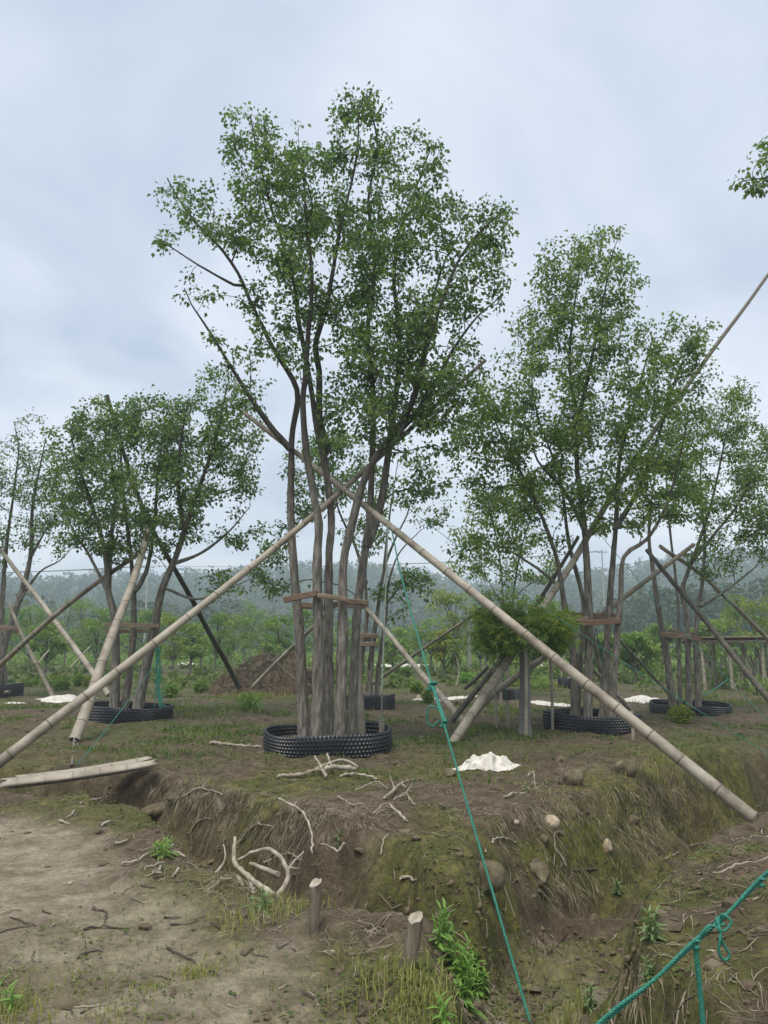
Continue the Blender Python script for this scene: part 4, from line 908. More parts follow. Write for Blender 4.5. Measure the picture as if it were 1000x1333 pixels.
# wires round the wrapped trunk
def sheet(px, py, w, h, label, seed, D=None, hgt=.2, n=46, cat='sheet', mat='sheet', depth=1.0):
    r = np.random.default_rng(seed); g = GP(px, py) if D is None else onground(P(px, py, D)); zc = g[1]
    W = w/FPX*zc; u = np.linspace(-.5, .5, n); X, Y = np.meshgrid(u, u); x = X.ravel(); y = Y.ravel()
    rad = np.hypot(x*1.05, y*1.05)*2; edge = 1+.28*pn(np.arctan2(y, x)*1.6+seed, rad*0+seed, 1)+.15*pn(np.arctan2(y, x)*4+seed, rad*0, 2)
    ox, oy = x*W*edge, y*W*depth*edge
    k = .5+.5*fbm(x*3.1+seed, y*3.1, 2, seed % 20); ridge = 1-np.abs(fbm(x*4.2+seed*2, y*4.2, 3, (seed+5) % 20))
    env = sst(1.05, .45, rad)
    px_ = ox+g[0]+W*.05*fbm(x*5+9, y*5, 2, 3); py_ = oy+g[1]+W*.05*fbm(x*5, y*5+4, 2, 4)
    z = gz(px_, py_)+.008+hgt*env*(.35+.65*k)*(.45+.55*ridge)+.12*hgt*env*np.abs(fbm(x*8, y*8, 2, 8))
    V = np.stack([px_, py_, z], -1); i, j = np.meshgrid(np.arange(n-1), np.arange(n-1), indexing='ij'); i = i.ravel(); j = j.ravel()
    F = np.stack([i*n+j, i*n+j+1, (i+1)*n+j+1, (i+1)*n+j], -1); keep = np.all(rad[F] < 1.02, axis=1)
    mb = MB(); mb.add(V, F[keep]); o = obj('plastic_sheet', mb, M[mat], origin=g); tag(o, label, cat, 'discarded white sheeting in the field')
    so = o.modifiers.new('thickness', 'SOLIDIFY'); so.thickness = .004
sheet(634, 1002, 84, 30, 'crumpled dirty white plastic heap on the bed edge beside the coarse rope', 2, hgt=.24, depth=.6)
sheet(80, 890, 50, 12, 'white plastic sheet spread flat beside the thin leaning poles', 5, D=24, hgt=.14, depth=1.4)
sheet(112, 893, 28, 8, 'smaller white scrap right of the flat white sheet', 6, D=24, hgt=.1, depth=1.2)
sheet(715, 905, 56, 8, 'white strip of sheeting beside the bright grass behind the maple', 8, D=22, hgt=.1, depth=1.0)
sheet(838, 903, 62, 10, 'torn white sheet lying behind the thin greenish pole foot', 9, D=23, hgt=.12, depth=1.2)
for k, (x, y, w) in enumerate(((548, 880, 22), (572, 872, 30), (592, 886, 34), (615, 884, 20), (560, 890, 16))):
    sheet(x, y, w, 6, ['pale scrap of sheeting beside two small stones', 'white scrap of sheeting nearest the far white row', 'widest white scrap lying under the crossing poles', 'white scrap lying just right of the crossing poles', 'small white scrap before the crossing poles'][k], 20+k, D=23+k*.7, hgt=.08, n=24)
sheet(20, 905, 26, 7, 'narrow white scrap on the ground by the leftmost planter ring', 31, D=22, hgt=.05, depth=.6, n=24)
def branch(pts, r0, r1, label, mat='deadwood', kids=(), seed=0, name='dead_branch', cat='branch', group='dead branches round the ditch'):
    """pts: (px, py, lift above the ground)"""
    r = np.random.default_rng(seed)
    def conv(pp): return np.array([GP(a, b)+[0, 0, c] for a, b, c in pp])
    r0 *= .68; r1 *= .68
    q = conv(pts); c = catmull(q, .04); c = c+r.normal(0, .006, c.shape); R = np.linspace(r0, r1, len(c))*(1+.12*r.normal(size=len(c)))
    mb = MB(); tube(mb, c, R, 7); root = obj(name, mb, M[mat], origin=q[0]); root['_w'] = [float(v) for v in q[0]]; ROOTS.append(root); tag(root, label, cat, group)
    for kp in kids:
        c = catmull(conv(kp), .05); c = c+r.normal(0, .003, c.shape); mb = MB(); tube(mb, c, np.linspace(r0*.7, r1*.6, len(c)), 6); obj('side_branch', mb, M[mat], root)
def branch3(pts, D0, D1, r0, r1, label, kids=(), seed=0, mat='deadwood'):
    """free-standing dead branch: (px, py) with depth running D0..D1"""
    r0 *= .72; r1 *= .72; kids = [(kp, da, db, ra*.72, rb*.72) for kp, da, db, ra, rb in kids]
    r = np.random.default_rng(seed); n = len(pts); q = np.array([P(a, b, D0+(D1-D0)*k/(n-1)) for k, (a, b) in enumerate(pts)])
    c = catmull(q, .04); c = c+r.normal(0, .003, c.shape); mb = MB(); tube(mb, c, np.linspace(r0, r1, len(c))*(1+.1*r.normal(size=len(c))), 8)
    root = obj('dead_branch', mb, M[mat], origin=q[0]); root['_w'] = [float(v) for v in q[0]]; ROOTS.append(root); tag(root, label, 'branch', 'dead branches round the ditch')
    for kp, da, db, ra, rb in kids:
        m = len(kp); q = np.array([P(a, b, da+(db-da)*k/(m-1)) for k, (a, b) in enumerate(kp)]); c = catmull(q, .04); c = c+r.normal(0, .003, c.shape)
        mb = MB(); tube(mb, c, np.linspace(ra, rb, len(c)), 7); obj('side_branch', mb, M[mat], root)
branch3([(398, 1208), (372, 1180), (345, 1158), (318, 1136), (305, 1120), (306, 1090)], 5.3, 6.0, .038, .018, 'large forked pale dead branch curling beside the split grey stake',
        [([(358, 1170), (372, 1150), (374, 1132), (364, 1114), (350, 1105), (332, 1108), (310, 1120)], 5.5, 5.9, .026, .014),
         ([(372, 1132), (380, 1126), (394, 1108)], 5.7, 5.9, .016, .007), ([(374, 1130), (390, 1131)], 5.7, 5.8, .016, .008),
         ([(362, 1139), (345, 1131), (326, 1124)], 5.9, 6.1, .028, .02), ([(318, 1175), (314, 1150), (310, 1140)], 5.6, 5.8, .03, .02)], 1)
branch3([(270, 1146), (285, 1132), (293, 1118), (292, 1098)], 6.0, 6.3, .014, .007, 'slender curved pale dead branch left of the large forked one', seed=2)
branch3([(406, 1110), (406, 1090), (400, 1066), (388, 1052), (364, 1040)], 6.5, 7.4, .010, .018, 'pale curved root hanging down the eroded bank', seed=3)
branch3([(448, 1098), (440, 1108), (430, 1102), (418, 1098)], 6.6, 6.7, .018, .009, 'short crooked pale root jutting from the bank', seed=4)
branch([(362, 1014, .03), (392, 1013, .05), (430, 1008, .08), (462, 1006, .05)], .035, .05, 'thick grey dead log lying below the tallest tree ring', kids=[[(405, 1012, .07), (420, 1008, .10), (445, 1000, .10), (466, 1004, .05)]], seed=5)
branch([(424, 1016, .05), (410, 997, .12)], .028, .022, 'short pale stick propped on the thick dead log', seed=6)
branch([(432, 1010, .1), (426, 996, .15)], .024, .018, 'shorter pale stick propped next to another on the dead log', seed=7)
branch([(444, 1013, .03), (466, 1014, .05), (492, 1017, .03)], .03, .022, 'pale dead branch lying right of the thick dead log', seed=8)
branch([(274, 970, .04), (305, 973, .04), (340, 976, .04)], .035, .03, 'straight pale dead stick lying left of the tallest tree ring', seed=9)
branch([(500, 1042, .02), (512, 1036, .05), (522, 1026, .05), (548, 1016, .03)], .022, .008, 'crooked thin dead root on the bank top before the white plastic', kids=[[(522, 1026, .05), (536, 1034, .02)], [(514, 1034, .05), (508, 1018, .07)]], seed=10)
branch([(530, 1073, .02), (505, 1052, .04), (485, 1062, .02)], .02, .008, 'thin bent dead root on the eroded bank', seed=11)
branch([(495, 1118, .02), (500, 1100, .04), (505, 1091, .03)], .011, .006, 'thin upright white rootlet in the eroded bank', seed=12)
branch([(519, 1150, .02), (530, 1149, .03), (541, 1152, .02)], .015, .011, 'short white stick in the bank above the round brown stake', seed=13)
branch([(632, 1112, .02), (650, 1100, .06), (672, 1100, .02)], .014, .008, 'thin pale root arching over the largest stone', seed=14)
branch([(688, 1013, .02), (694, 1010, .05), (697, 1030, .02)], .011, .006, 'thin hooked pale twig behind the white plastic', seed=15)
branch([(656, 1041, .02), (668, 1038, .04), (684, 1036, .02)], .018, .008, 'pale curled leaf-like bark strip below the white plastic', seed=16)
branch([(722, 1088, .03), (724, 1110, .04), (736, 1128, .02)], .009, .018, 'pale drooping root with knobbed end in the mossy bank', seed=17)
branch([(735, 1142, .02), (745, 1138, .03), (775, 1134, .02)], .010, .012, 'brown twig lying under the leafy weed on the near bed', kids=[[(745, 1140, .03), (738, 1150, .02)]], seed=18, mat='deadwood_d')
branch([(865, 1122, .03), (900, 1110, .05), (960, 1098, .03), (1005, 1090, .02)], .011, .006, 'long dry stalk lying along the near right bed top', seed=19)
branch([(930, 1143, .02), (965, 1132, .04), (1005, 1124, .03)], .011, .007, 'dry stalk lying just above the green rope on the near right bed', seed=20)
branch([(60, 1018, .02), (85, 1017, .02)], .02, .012, 'dark twig lying in front of the split bamboo', seed=21, mat='deadwood_d')
twigs = [[(15, 1194), (45, 1208)], [(110, 1212), (130, 1208), (168, 1211)], [(122, 1184), (138, 1190), (136, 1204)], [(100, 1250), (115, 1241), (135, 1240)], [(215, 1236), (245, 1250), (285, 1274)], [(222, 1205), (245, 1204), (268, 1195)], [(105, 1322), (118, 1312)], [(326, 1241), (350, 1247)], [(183, 1155), (201, 1157)], [(212, 1197), (240, 1196)], [(55, 1188), (66, 1192)]]
TWL = ['lone straight dark twig on the mud path, farthest from the ditch', 'long flat dark twig on mud touching a hooked twig', 'hooked dark twig on the mud path', 'dark curved twig on mud apart from other twigs', 'longest dark twig on mud, ending at a grass tuft',
       'dark bent twig on mud near the forked dead branch', 'short dark twig on mud amid sparse grass shoots', 'short dark twig on mud in front of the split grey stake', 'small dark twig beside the pale stick litter', 'short dark twig next to the dark bent twig', 'tiny dark twig on mud beside the lone straight twig']
for k, t in enumerate(twigs):
    branch([(a, b, .008) for a, b in t], .0075+.003*(k % 3), .004, TWL[k], seed=40+k, mat='deadwood_d', name='dry_twig', cat='twig', group='dark twigs on the mud path')
for k, (pp, lb) in enumerate((([(312, 1102, .03), (330, 1090, .10), (352, 1083, .06)], 'thin pale dead branch arching over the bank behind the forked one'), ([(330, 1165, .02), (322, 1150, .05), (316, 1142, .03)], 'short white splinter of wood at the forked branch fork'), ([(345, 1128, .03), (372, 1122, .06), (392, 1124, .03)], 'flat pale branch lying inside the forked dead branch curl'), ([(246, 1090, .02), (258, 1078, .06), (278, 1072, .03)], 'bent pale root on the bank left of the hanging straw'), ([(238, 1040, .02), (262, 1034, .06), (290, 1040, .03)], 'knotty pale root at the bank top right of the split bamboo'), ([(465, 1030, .02), (490, 1024, .05), (505, 1030, .02)], 'brown dead root on the bank top below the dead log'), ([(540, 1052, .02), (528, 1040, .05), (512, 1046, .03)], 'crooked brown root near the thin bent dead root'), ([(440, 1040, .02), (455, 1052, .04), (470, 1050, .02)], 'small grey root on bare soil above the crooked jutting root'))):
    branch(pp, .020-.0015*k, .009, lb, kids=[[pp[1], (pp[1][0]+9, pp[1][1]-9, .09)]] if k % 2 == 0 else (), seed=120+k)
chips = [[(190, 1135), (212, 1127)], [(200, 1141), (210, 1131)], [(106, 1047), (138, 1044)], [(130, 1078), (142, 1073)], [(182, 1122), (195, 1112)], [(88, 1068), (98, 1058)], [(150, 1100), (165, 1098)], [(225, 1112), (240, 1118)], [(75, 1072), (90, 1074)], [(285, 1152), (300, 1148)], [(225, 1145), (232, 1135)], [(158, 1128), (180, 1124)], [(205, 1108), (228, 1104)]]
CHL = ['pale slanting stick just past the bright litter weed', 'short pale stick crossing under a slanting one by the litter weed', 'flat pale bark strip in front of the split bamboo', 'short pale stick between split bamboo and mud path', 'pale stick lying left of the bright litter weed', 'small upright-lying pale stick near the split bamboo', 'short level pale stick at the mud edge', 'pale stick touching the bright litter weed', 'short pale stick beside the small upright-lying one', 'short pale stick near the slender curved branch', 'small steep pale stick below the bright litter weed', 'level pale stick by the small dark twig', 'pale stick right behind the bright litter weed']
for k, t in enumerate(chips):
    branch([(a, b, .02) for a, b in t], .016, .010, CHL[k], seed=60+k, name='pale_stick', cat='stick', group='pale sticks littering the ditch edge')
rock(91, 1152, 7, 5, 'tiny white pebble alone on the mud path', 'rock_p', 70)
rock(433, 1242, 9, 7, 'tiny white pebble in front of the split grey stake', 'rock_p', 71)

# ------------------------------------------------------------------ weeds with separate leaves
def lance_mesh(name, L, Wd, mat, teeth=True, arch=.35, seed=0):
    n = 7; V = []; A = []
    for k in range(n):
        f = k/(n-1); w = Wd*.5*math.sin(math.pi*min(1, f*.92+.06))**.8*(1 if not teeth or k % 2 else .78); z = arch*L*(.5*f-.9*f*f)
        V += [[f*L, -w, z+w*.35], [f*L, 0, z], [f*L, w, z+w*.35]]; A += [.5+.15*f, .62, .5+.15*f]
    F = []
    for k in range(n-1):
        for j in (0, 1): F.append([k*3+j, k*3+j+1, k*3+3+j+1, k*3+3+j])
    mb = MB(); mb.add(V, F, np.array(A)); me = mesh_from(mb, name); me.materials.append(M[mat]); return me
from mathutils import Matrix, Vector
LANCE = {m: [lance_mesh('leaf', 1.0, w, m, True, a) for w, a in ((.24, .3), (.30, .5), (.20, .25))] for m in ('weed', 'weed_d')}
def weed(px, py, size, n_stem, n_leaf, label, mat='weed', seed=0, cat='weed', hgt=.6, D=None, spread=.3):
    r = np.random.default_rng(seed+500); g = GP(px, py) if D is None else onground(P(px, py, D)); root = empty('leafy_weed', g); tag(root, label, cat, 'leafy weeds by the ditch')
    for s in range(n_stem):
        a = r.random()*6.28; rr = spread*size*math.sqrt(r.random())*(s > 0); b = g+np.array([math.cos(a)*rr, math.sin(a)*rr, 0]); b[2] = gz1(b[0], b[1]); h = size*hgt*r.uniform(.6, 1.1)
        top = b+np.array([r.normal(0, .12)*h, r.normal(0, .12)*h, h]); mb = MB(); tube(mb, [b-[0, 0, .03], (b+top)/2, top], [.006, .005, .003], 5); obj('stalk', mb, M[mat], root)
        for k in range(n_leaf):
            f = .12+.88*(k+.5)/n_leaf; p = b*(1-f)+top*f; az = k*2.4+r.normal(0, .25); el = -.15+1.15*f**2+r.normal(0, .15); L = size*r.uniform(.30, .44)*(1.05-.4*f)
            me = LANCE[mat][r.integers(3)]; o = bpy.data.objects.new('leaf', me); COL.objects.link(o); o.parent = root
            o.matrix_local = Matrix.Translation(Vector(p-g)) @ Matrix.Rotation(az, 4, 'Z') @ Matrix.Rotation(-el, 4, 'Y') @ Matrix.Rotation(r.normal(0, .25), 4, 'X') @ Matrix.Scale(L, 4)
weed(590, 1280, .25, 16, 15, 'biggest bright green leafy weed beside the round brown stake', 'weed', 1, spread=.42, hgt=.95)
weed(618, 1294, .22, 12, 13, 'bright green leafy weed spilling over the muddy channel edge', 'weed', 2, spread=.36, hgt=.8)
weed(210, 1115, .2, 7, 12, 'bright green leafy weed growing in the litter by the mud path', 'weed', 3, hgt=.5)
weed(806, 1168, .20, 3, 18, 'leafy weed on the near bed beside the brown twig', 'weed_d', 4, hgt=.8, spread=.1)
weed(848, 1226, .20, 3, 18, 'leafy weed with drooping rosette on the mossy near bed', 'weed_d', 5, hgt=.7, spread=.12)
weed(768, 1318, .18, 3, 18, 'leafy weed at the base of the near bed beside dry straw', 'weed_d', 6, hgt=.8, spread=.1)
weed(844, 1285, .14, 3, 18, 'leafy weed half hidden behind the doubled green rope', 'weed_d', 7, hgt=.7, spread=.1)
weed(628, 1172, .15, 1, 8, 'small dark leafy weed under the largest stone', 'weed_d', 8, hgt=.5)
weed(578, 1338, .20, 3, 10, 'bright green weed low in front of the ditch mouth', 'weed', 9, hgt=.5, spread=.3)
weed(686, 1030, .20, 2, 8, 'thin leafy weed below the white plastic heap', 'weed_d', 10, hgt=.5)
weed(345, 1190, .22, 4, 9, 'pale thin weed under the large forked dead branch', 'weed_d', 11, hgt=.7, spread=.5)
weed(440, 1098, .2, 2, 8, 'small green weed clinging below the crooked pale root', 'weed_d', 12, hgt=.5)
weed(8, 1312, .22, 3, 9, 'bright green weed at the mud path edge below the twigs', 'weed', 13, hgt=.4)
# small round shrubs
def shrub(px, py, D, w, h, label, mat='farleaf', seed=0, n=700, name='small_shrub', group='small shrubs in the field'):
    r = np.random.default_rng(seed+900); g = onground(P(px, py, D)); W = w/FPX*D/2; Hh = h/FPX*D; root = empty(name, g); tag(root, label, 'shrub', group)
    mb = MB()
    for k in range(7):
        e = g+np.array([r.normal(0, W*.45), r.normal(0, W*.45), Hh*r.uniform(.5, .85)]); tube(mb, [g-[0, 0, .05], (g+e)/2+r.normal(0, .03, 3), e], [.02, .012, .006], 5)
    sm = obj('stems', mb, M['twig'], root)
    d = rand_unit(r, n); rad = r.random(n)**.45; c = g+np.array([0, 0, Hh*.52]); b = c+d*rad[:, None]*np.array([W, W, Hh*.5])*(1+.25*pn(d[:, 0]*2+seed, d[:, 2]*2+d[:, 1], 4))[:, None]
    L = r.uniform(.04, .085, n)*max(1, D/16); mb = MB(); leaf_arrays(mb, b, nrm(d+rand_unit(r, n)*.8), nrm(np.array([0, 0, 1.])+rand_unit(r, n)*.7), L, L*.55, np.clip(.5+r.normal(0, .2, n), 0, 1))
    tag(obj('leaves', mb, M[mat], sm, smooth=False), kind='stuff')
shrub(886, 930, 17.3, 28, 22, 'small rounded yellow-green shrub against a planter ring', 'farleaf_y', 1, 600)
for k, (x, y, D, w, h, lb) in enumerate(((325, 908, 19.5, 34, 22, 'bright green grassy shrub at the foot of the dark bamboo pole'), (262, 882, 27, 16, 14, 'small green shrub near the dark pole'), (222, 890, 25, 22, 16, 'low green shrub beside the green net bundle'), (82, 878, 28, 18, 14, 'small dark shrub behind the flat white sheet'), (104, 872, 31, 12, 14, 'tiny dark shrub right of the flat white sheet'),
        (542, 872, 27, 16, 14, 'yellow-green small shrub among the white scraps'), (557, 885, 22, 12, 16, 'dark narrow shrub on the crossing pole'), (528, 858, 40, 12, 12, 'small dark shrub before the far white row'), (608, 865, 34, 24, 12, 'low bright shrub behind the maple props'), (700, 886, 30, 40, 16, 'broad low shrub behind the maple trunk'), (855, 880, 34, 50, 26, 'leafy dark shrub left of the four-stemmed tree'), (830, 862, 40, 60, 26, 'wide shrub further back left of the four-stemmed tree'), (940, 880, 30, 40, 30, 'green shrub right of the four-stemmed tree stems'), (985, 880, 26, 40, 24, 'green shrub before the wooden shed'), (655, 872, 36, 30, 16, 'low shrub behind the small dark ring'))):
    shrub(x, y, D, w, h, lb, 'weed' if k in (0, 8) else 'farleaf', 10+k, 420)
#@@NEXT
M['litter'] = simple('litter', [(0.3, (0.05, 0.038, 0.025)), (0.7, (0.13, 0.105, 0.075))], 14, 3, 0.9, None, 0, tone=(0.36, 0.31, 0.235))

# ------------------------------------------------------------------ what covers the ground
def scatter_pts(r, n, ymin, ymax, power=1.6, wide=.62):
    """more points where the ground is near"""
    u = r.random(n); y = (ymin**(1-power)+(ymax**(1-power)-ymin**(1-power))*u)**(1/(1-power)); x = (r.random(n)*2-1)*y*wide
    return x, y
def blades(mb, x, y, H, W, lean, r, tone):
    n = len(x); z = gz(x, y)-.01; b = np.stack([x, y, z], -1); a = r.random(n)*2*np.pi; d = np.stack([np.cos(a), np.sin(a), 0*a], -1); s = np.stack([-np.sin(a), np.cos(a), 0*a], -1)
    up = np.array([0, 0, 1.]); H = H[:, None]; W = W[:, None]; ln = lean[:, None]
    m = b+up*H*.6+d*H*.25*ln; t = b+up*H*(1-.35*ln)+d*H*.8*ln
    V = np.stack([b-s*W, b+s*W, m+s*W*.75, m-s*W*.75, t], 1).reshape(-1, 3); k = np.arange(n)[:, None]*5
    mb.add(V, k+np.array([[0, 1, 2, 3]]), np.repeat(tone, 5)); mb.more((k+np.array([[3, 2, 4]]))+(mb.n-len(V)))
def field_grass():
    r = np.random.default_rng(77); x, y = scatter_pts(r, 260000, 9.3, 42, 1.7)
    n = fbm(x*.45, y*.45, 3, 101)+.35*pn(x*2.2, y*2.2, 12); acc = sst(.0, .6, n)*(.12+.88*sst(10.5, 14, y)); acc *= (ditch(x, y) < .25)
    for (cx, cy, cr) in ((427, 975, 1.0), (166, 945, .95), (770, 958, .95), (898, 930, .95)):
        c = GP(cx, cy); acc = acc*(np.hypot(x-c[0], y-c[1]-.9) > cr)
    k = r.random(len(x)) < acc*.45; x = x[k]; y = y[k]; m = len(x); mb = MB()
    blades(mb, x, y, r.uniform(.025, .085, m)*(1+y/30), r.uniform(.004, .008, m)*(1+y/16), r.uniform(.1, 1.2, m), r, np.clip(.45+.5*pn(x*.8, y*.8, 9)+r.normal(0, .14, m), 0, 1))
    tag(obj('field_grass', mb, M['grass'], smooth=False), 'short green grass patches over the tree beds', 'grass', kind='stuff')
field_grass()
def bank_grass():
    r = np.random.default_rng(78); mb = MB()
    x, y = scatter_pts(r, 90000, 3.0, 13, 1.4); dt = ditch(x, y); mo = mossmask(x, y)
    k = r.random(len(x)) < mo*sst(0, .3, fbm(x*1.3, y*1.3, 2, 14)+.15)*.32; x = x[k]; y = y[k]; m = len(x)
    blades(mb, x, y, r.uniform(.015, .06, m)*(1+.8*(r.random(m) < .08)), r.uniform(.0022, .004, m), r.uniform(.2, 1.4, m), r, np.clip(.5+.35*pn(x*2, y*2, 9)+r.normal(0, .16, m), 0, 1))
    tag(obj('bank_grass', mb, M['grass'], smooth=False), 'fine grass and moss shoots on ditch banks and near path', 'grass', kind='stuff')
bank_grass()
def grass_tufts():
    r = np.random.default_rng(178); mb = MB()
    # tufts
    for (px, py, n, h, sp) in ((545, 1298, 240, .15, .13), (575, 1305, 170, .12, .10), (500, 1290, 130, .13, .12), (258, 1268, 140, .07, .05), (200, 1285, 60, .05, .03), (6, 1320, 260, .09, .09), (745, 1330, 160, .16, .07), (345, 1195, 200, .12, .16), (370, 1185, 150, .12, .14), (910, 1090, 300, .18, .3), (850, 1100, 400, .14, .4), (775, 1110, 300, .10, .35), (890, 1070, 240, .2, .3), (335, 908, 500, .22, .5), (720, 893, 900, .25, .6), (280, 925, 400, .14, .7), (260, 1035, 120, .1, .2), (150, 1325, 120, .06, .12), (90, 1300, 100, .06, .15), (40, 1280, 80, .06, .15), (660, 1330, 120, .08, .14)):
        g = GP(px, py); blades(mb, g[0]+r.normal(0, sp, n), g[1]+r.normal(0, sp, n), r.uniform(.4, 1.1, n)*h, r.uniform(.002, .0038, n)*max(1, g[1]/7), r.uniform(.05, .9, n), r, np.clip(.5+r.normal(0, .22, n), 0, 1))
    tag(obj('grass_tufts', mb, M['pale_grass'], smooth=False), 'pale yellow-green grass tufts round the stakes and path', 'grass', kind='stuff')
grass_tufts()
def ground_cover():
    r = np.random.default_rng(79); x, y = scatter_pts(r, 150000, 3.0, 32, 1.5); n = fbm(x*.6, y*.6, 3, 121)
    acc = np.maximum(mossmask(x, y)*.45, sst(9, 12, y)*.5)*sst(-.25, .4, n); k = r.random(len(x)) < acc; x = x[k]; y = y[k]; m = len(x)
    b = np.stack([x, y, gz(x, y)+r.uniform(.0, .03, m)], -1); a = r.random(m)*6.28; L = r.uniform(.012, .030, m)*(1+y/11); mb = MB()
    leaf_arrays(mb, b, np.stack([np.cos(a), np.sin(a), r.uniform(-.1, .7, m)], -1), nrm(np.array([0, 0, 1.])+rand_unit(r, m)*.4), L, L*.6, np.clip(.5+.4*n[k]+r.normal(0, .15, m), 0, 1))
    tag(obj('ground_cover', mb, M['cover'], smooth=False), 'low creeping weeds and moss covering the soil', 'ground cover', kind='stuff')
ground_cover()
def clods():
    r = np.random.default_rng(80); x, y = scatter_pts(r, 90000, 2.9, 22, 1.5); dt = ditch(x, y); pm = pathmask(x, y)
    acc = (.20+.8*sst(.0, .12, dt))*(1-.90*pm)*sst(-.3, .35, fbm(x*1.1, y*1.1, 2, 131))*.5; k = r.random(len(x)) < acc; x = x[k]; y = y[k]; m = len(x)
    S = np.minimum(r.lognormal(-4.45, .62, m), .075)*(1+np.maximum(0, y-9)*.04); V0, F0 = ICO1
    sc = S[:, None, None]*r.uniform(.6, 1.2, (m, 1, 3)); V = V0[None]*(1+r.normal(0, .26, (m, len(V0), 1)))*sc
    a = r.random(m)*6.28; ca, sa = np.cos(a)[:, None], np.sin(a)[:, None]; V = np.stack([V[..., 0]*ca-V[..., 1]*sa, V[..., 0]*sa+V[..., 1]*ca, V[..., 2]*.65], -1)
    V += np.stack([x, y, gz(x, y)+S*.15], -1)[:, None]; F = (F0[None]+(np.arange(m)*len(V0))[:, None, None]).reshape(-1, 3)
    mb = MB(); mb.add(V.reshape(-1, 3), F); tag(obj('soil_clods', mb, M['clod'], smooth=False), 'loose crumbled soil clods over banks and beds', 'soil', kind='stuff')
clods()
def straw():
    r = np.random.default_rng(81); S = []   # x, y, dx, dy, length, width, curl, droop, lift
    def down(g):
        e = .05; return np.array([gz1(g[0]+e, g[1])-gz1(g[0]-e, g[1]), gz1(g[0], g[1]+e)-gz1(g[0], g[1]-e)])/(2*e)
    # hanging dead grass on the eroded bank under the big tree
    for (px, py, sx, sy, n, L) in ((300, 1050, 55, 18, 320, .30), (390, 1062, 40, 16, 380, .40), (430, 1060, 30, 15, 260, .38), (270, 1035, 50, 10, 300, .25), (230, 1025, 40, 10, 200, .22), (350, 1090, 40, 20, 160, .3), (480, 1060, 40, 30, 140, .22), (560, 1030, 60, 25, 160, .2), (640, 1060, 60, 25, 140, .2), (720, 1060, 60, 18, 200, .25), (850, 1030, 70, 10, 200, .25), (830, 1085, 60, 25, 220, .3), (730, 1150, 50, 25, 160, .25), (930, 1110, 50, 25, 70, .3), (190, 1120, 60, 30, 160, .2), (280, 1150, 50, 30, 160, .2), (340, 1190, 40, 20, 110, .2), (60, 1060, 80, 20, 100, .2), (470, 1230, 50, 40, 80, .2), (720, 1010, 60, 15, 200, .25), (780, 1000, 60, 12, 200, .3)):
        for _ in range(n):
            g = GP(px+r.normal(0, sx*.5), py+r.normal(0, sy*.5)); gr = down(g); st = np.linalg.norm(gr)
            d = -gr/(st+1e-6)*min(1, st*1.6)+r.normal(0, .85, 2); d = d/np.linalg.norm(d); S.append((g[0], g[1], d[0], d[1], L*r.uniform(.25, 1.2), r.uniform(.001, .003), .38, r.uniform(.3, 1.3), r.uniform(0, .06)))
    # loose tufts of straw on the near bed edge
    for (px, py, n, L) in ((705, 1225, 40, .34), (715, 1235, 30, .3), (818, 1270, 34, .22), (830, 1290, 20, .22), (878, 1165, 14, .12), (855, 1060, 16, .35)):
        for _ in range(n):
            g = GP(px+r.normal(0, 6), py+r.normal(0, 5)); d = np.array([r.normal(-.2, .4), -1+r.normal(0, .3)]); d = d/np.linalg.norm(d); S.append((g[0], g[1], d[0], d[1], L*r.uniform(.5, 1.1), r.uniform(.0013, .0028), .15, 1.0, .05))
    # short litter on the beds
    x, y = scatter_pts(r, 5200, 3.2, 18, 1.4); keep = r.random(len(x)) < (1-.8*pathmask(x, y))
    for a, b in zip(x[keep], y[keep]):
        t = r.random()*6.28; S.append((a, b, math.cos(t), math.sin(t), r.uniform(.04, .16), r.uniform(.0012, .0032), .2, 0, r.uniform(0, .02)))
    S = np.array(S); m = len(S); n = 5; q = np.zeros((m, n+1, 3)); q[:, 0, :2] = S[:, :2]; q[:, 0, 2] = gz(S[:, 0], S[:, 1])+.01; d = S[:, 2:4].copy()
    for k in range(n):
        d = d+r.normal(0, 1, (m, 2))*S[:, 6:7]; d = d/np.linalg.norm(d, axis=1, keepdims=True); nx = q[:, k, :2]+d*S[:, 4:5]/n; z = gz(nx[:, 0], nx[:, 1])
        zz = np.where(S[:, 7] > 0, np.maximum(z+S[:, 8]*math.sin(math.pi*(k+1)/n)+.004, q[:, k, 2]-S[:, 7]*S[:, 4]/n), z+.004+S[:, 8]*math.sin(math.pi*(k+1)/n))
        q[:, k+1, :2] = nx; q[:, k+1, 2] = np.minimum(zz, z+.4)
    s = np.stack([-d[:, 1], d[:, 0], .4*np.ones(m)], -1)[:, None]*S[:, 5][:, None, None]*np.linspace(1, .3, n+1)[None, :, None]
    V = np.concatenate([q-s, q+s], 1).reshape(-1, 3); base = (np.arange(m)*(2*n+2))[:, None, None]; F = (np.array([[k, k+1, n+2+k, n+1+k] for k in range(n)])[None]+base).reshape(-1, 4)
    mb = MB(); mb.add(V, F); tag(obj('dry_straw', mb, M['straw'], smooth=False), 'dead straw and fine roots hanging down the eroded bank', 'straw', kind='stuff')
straw()
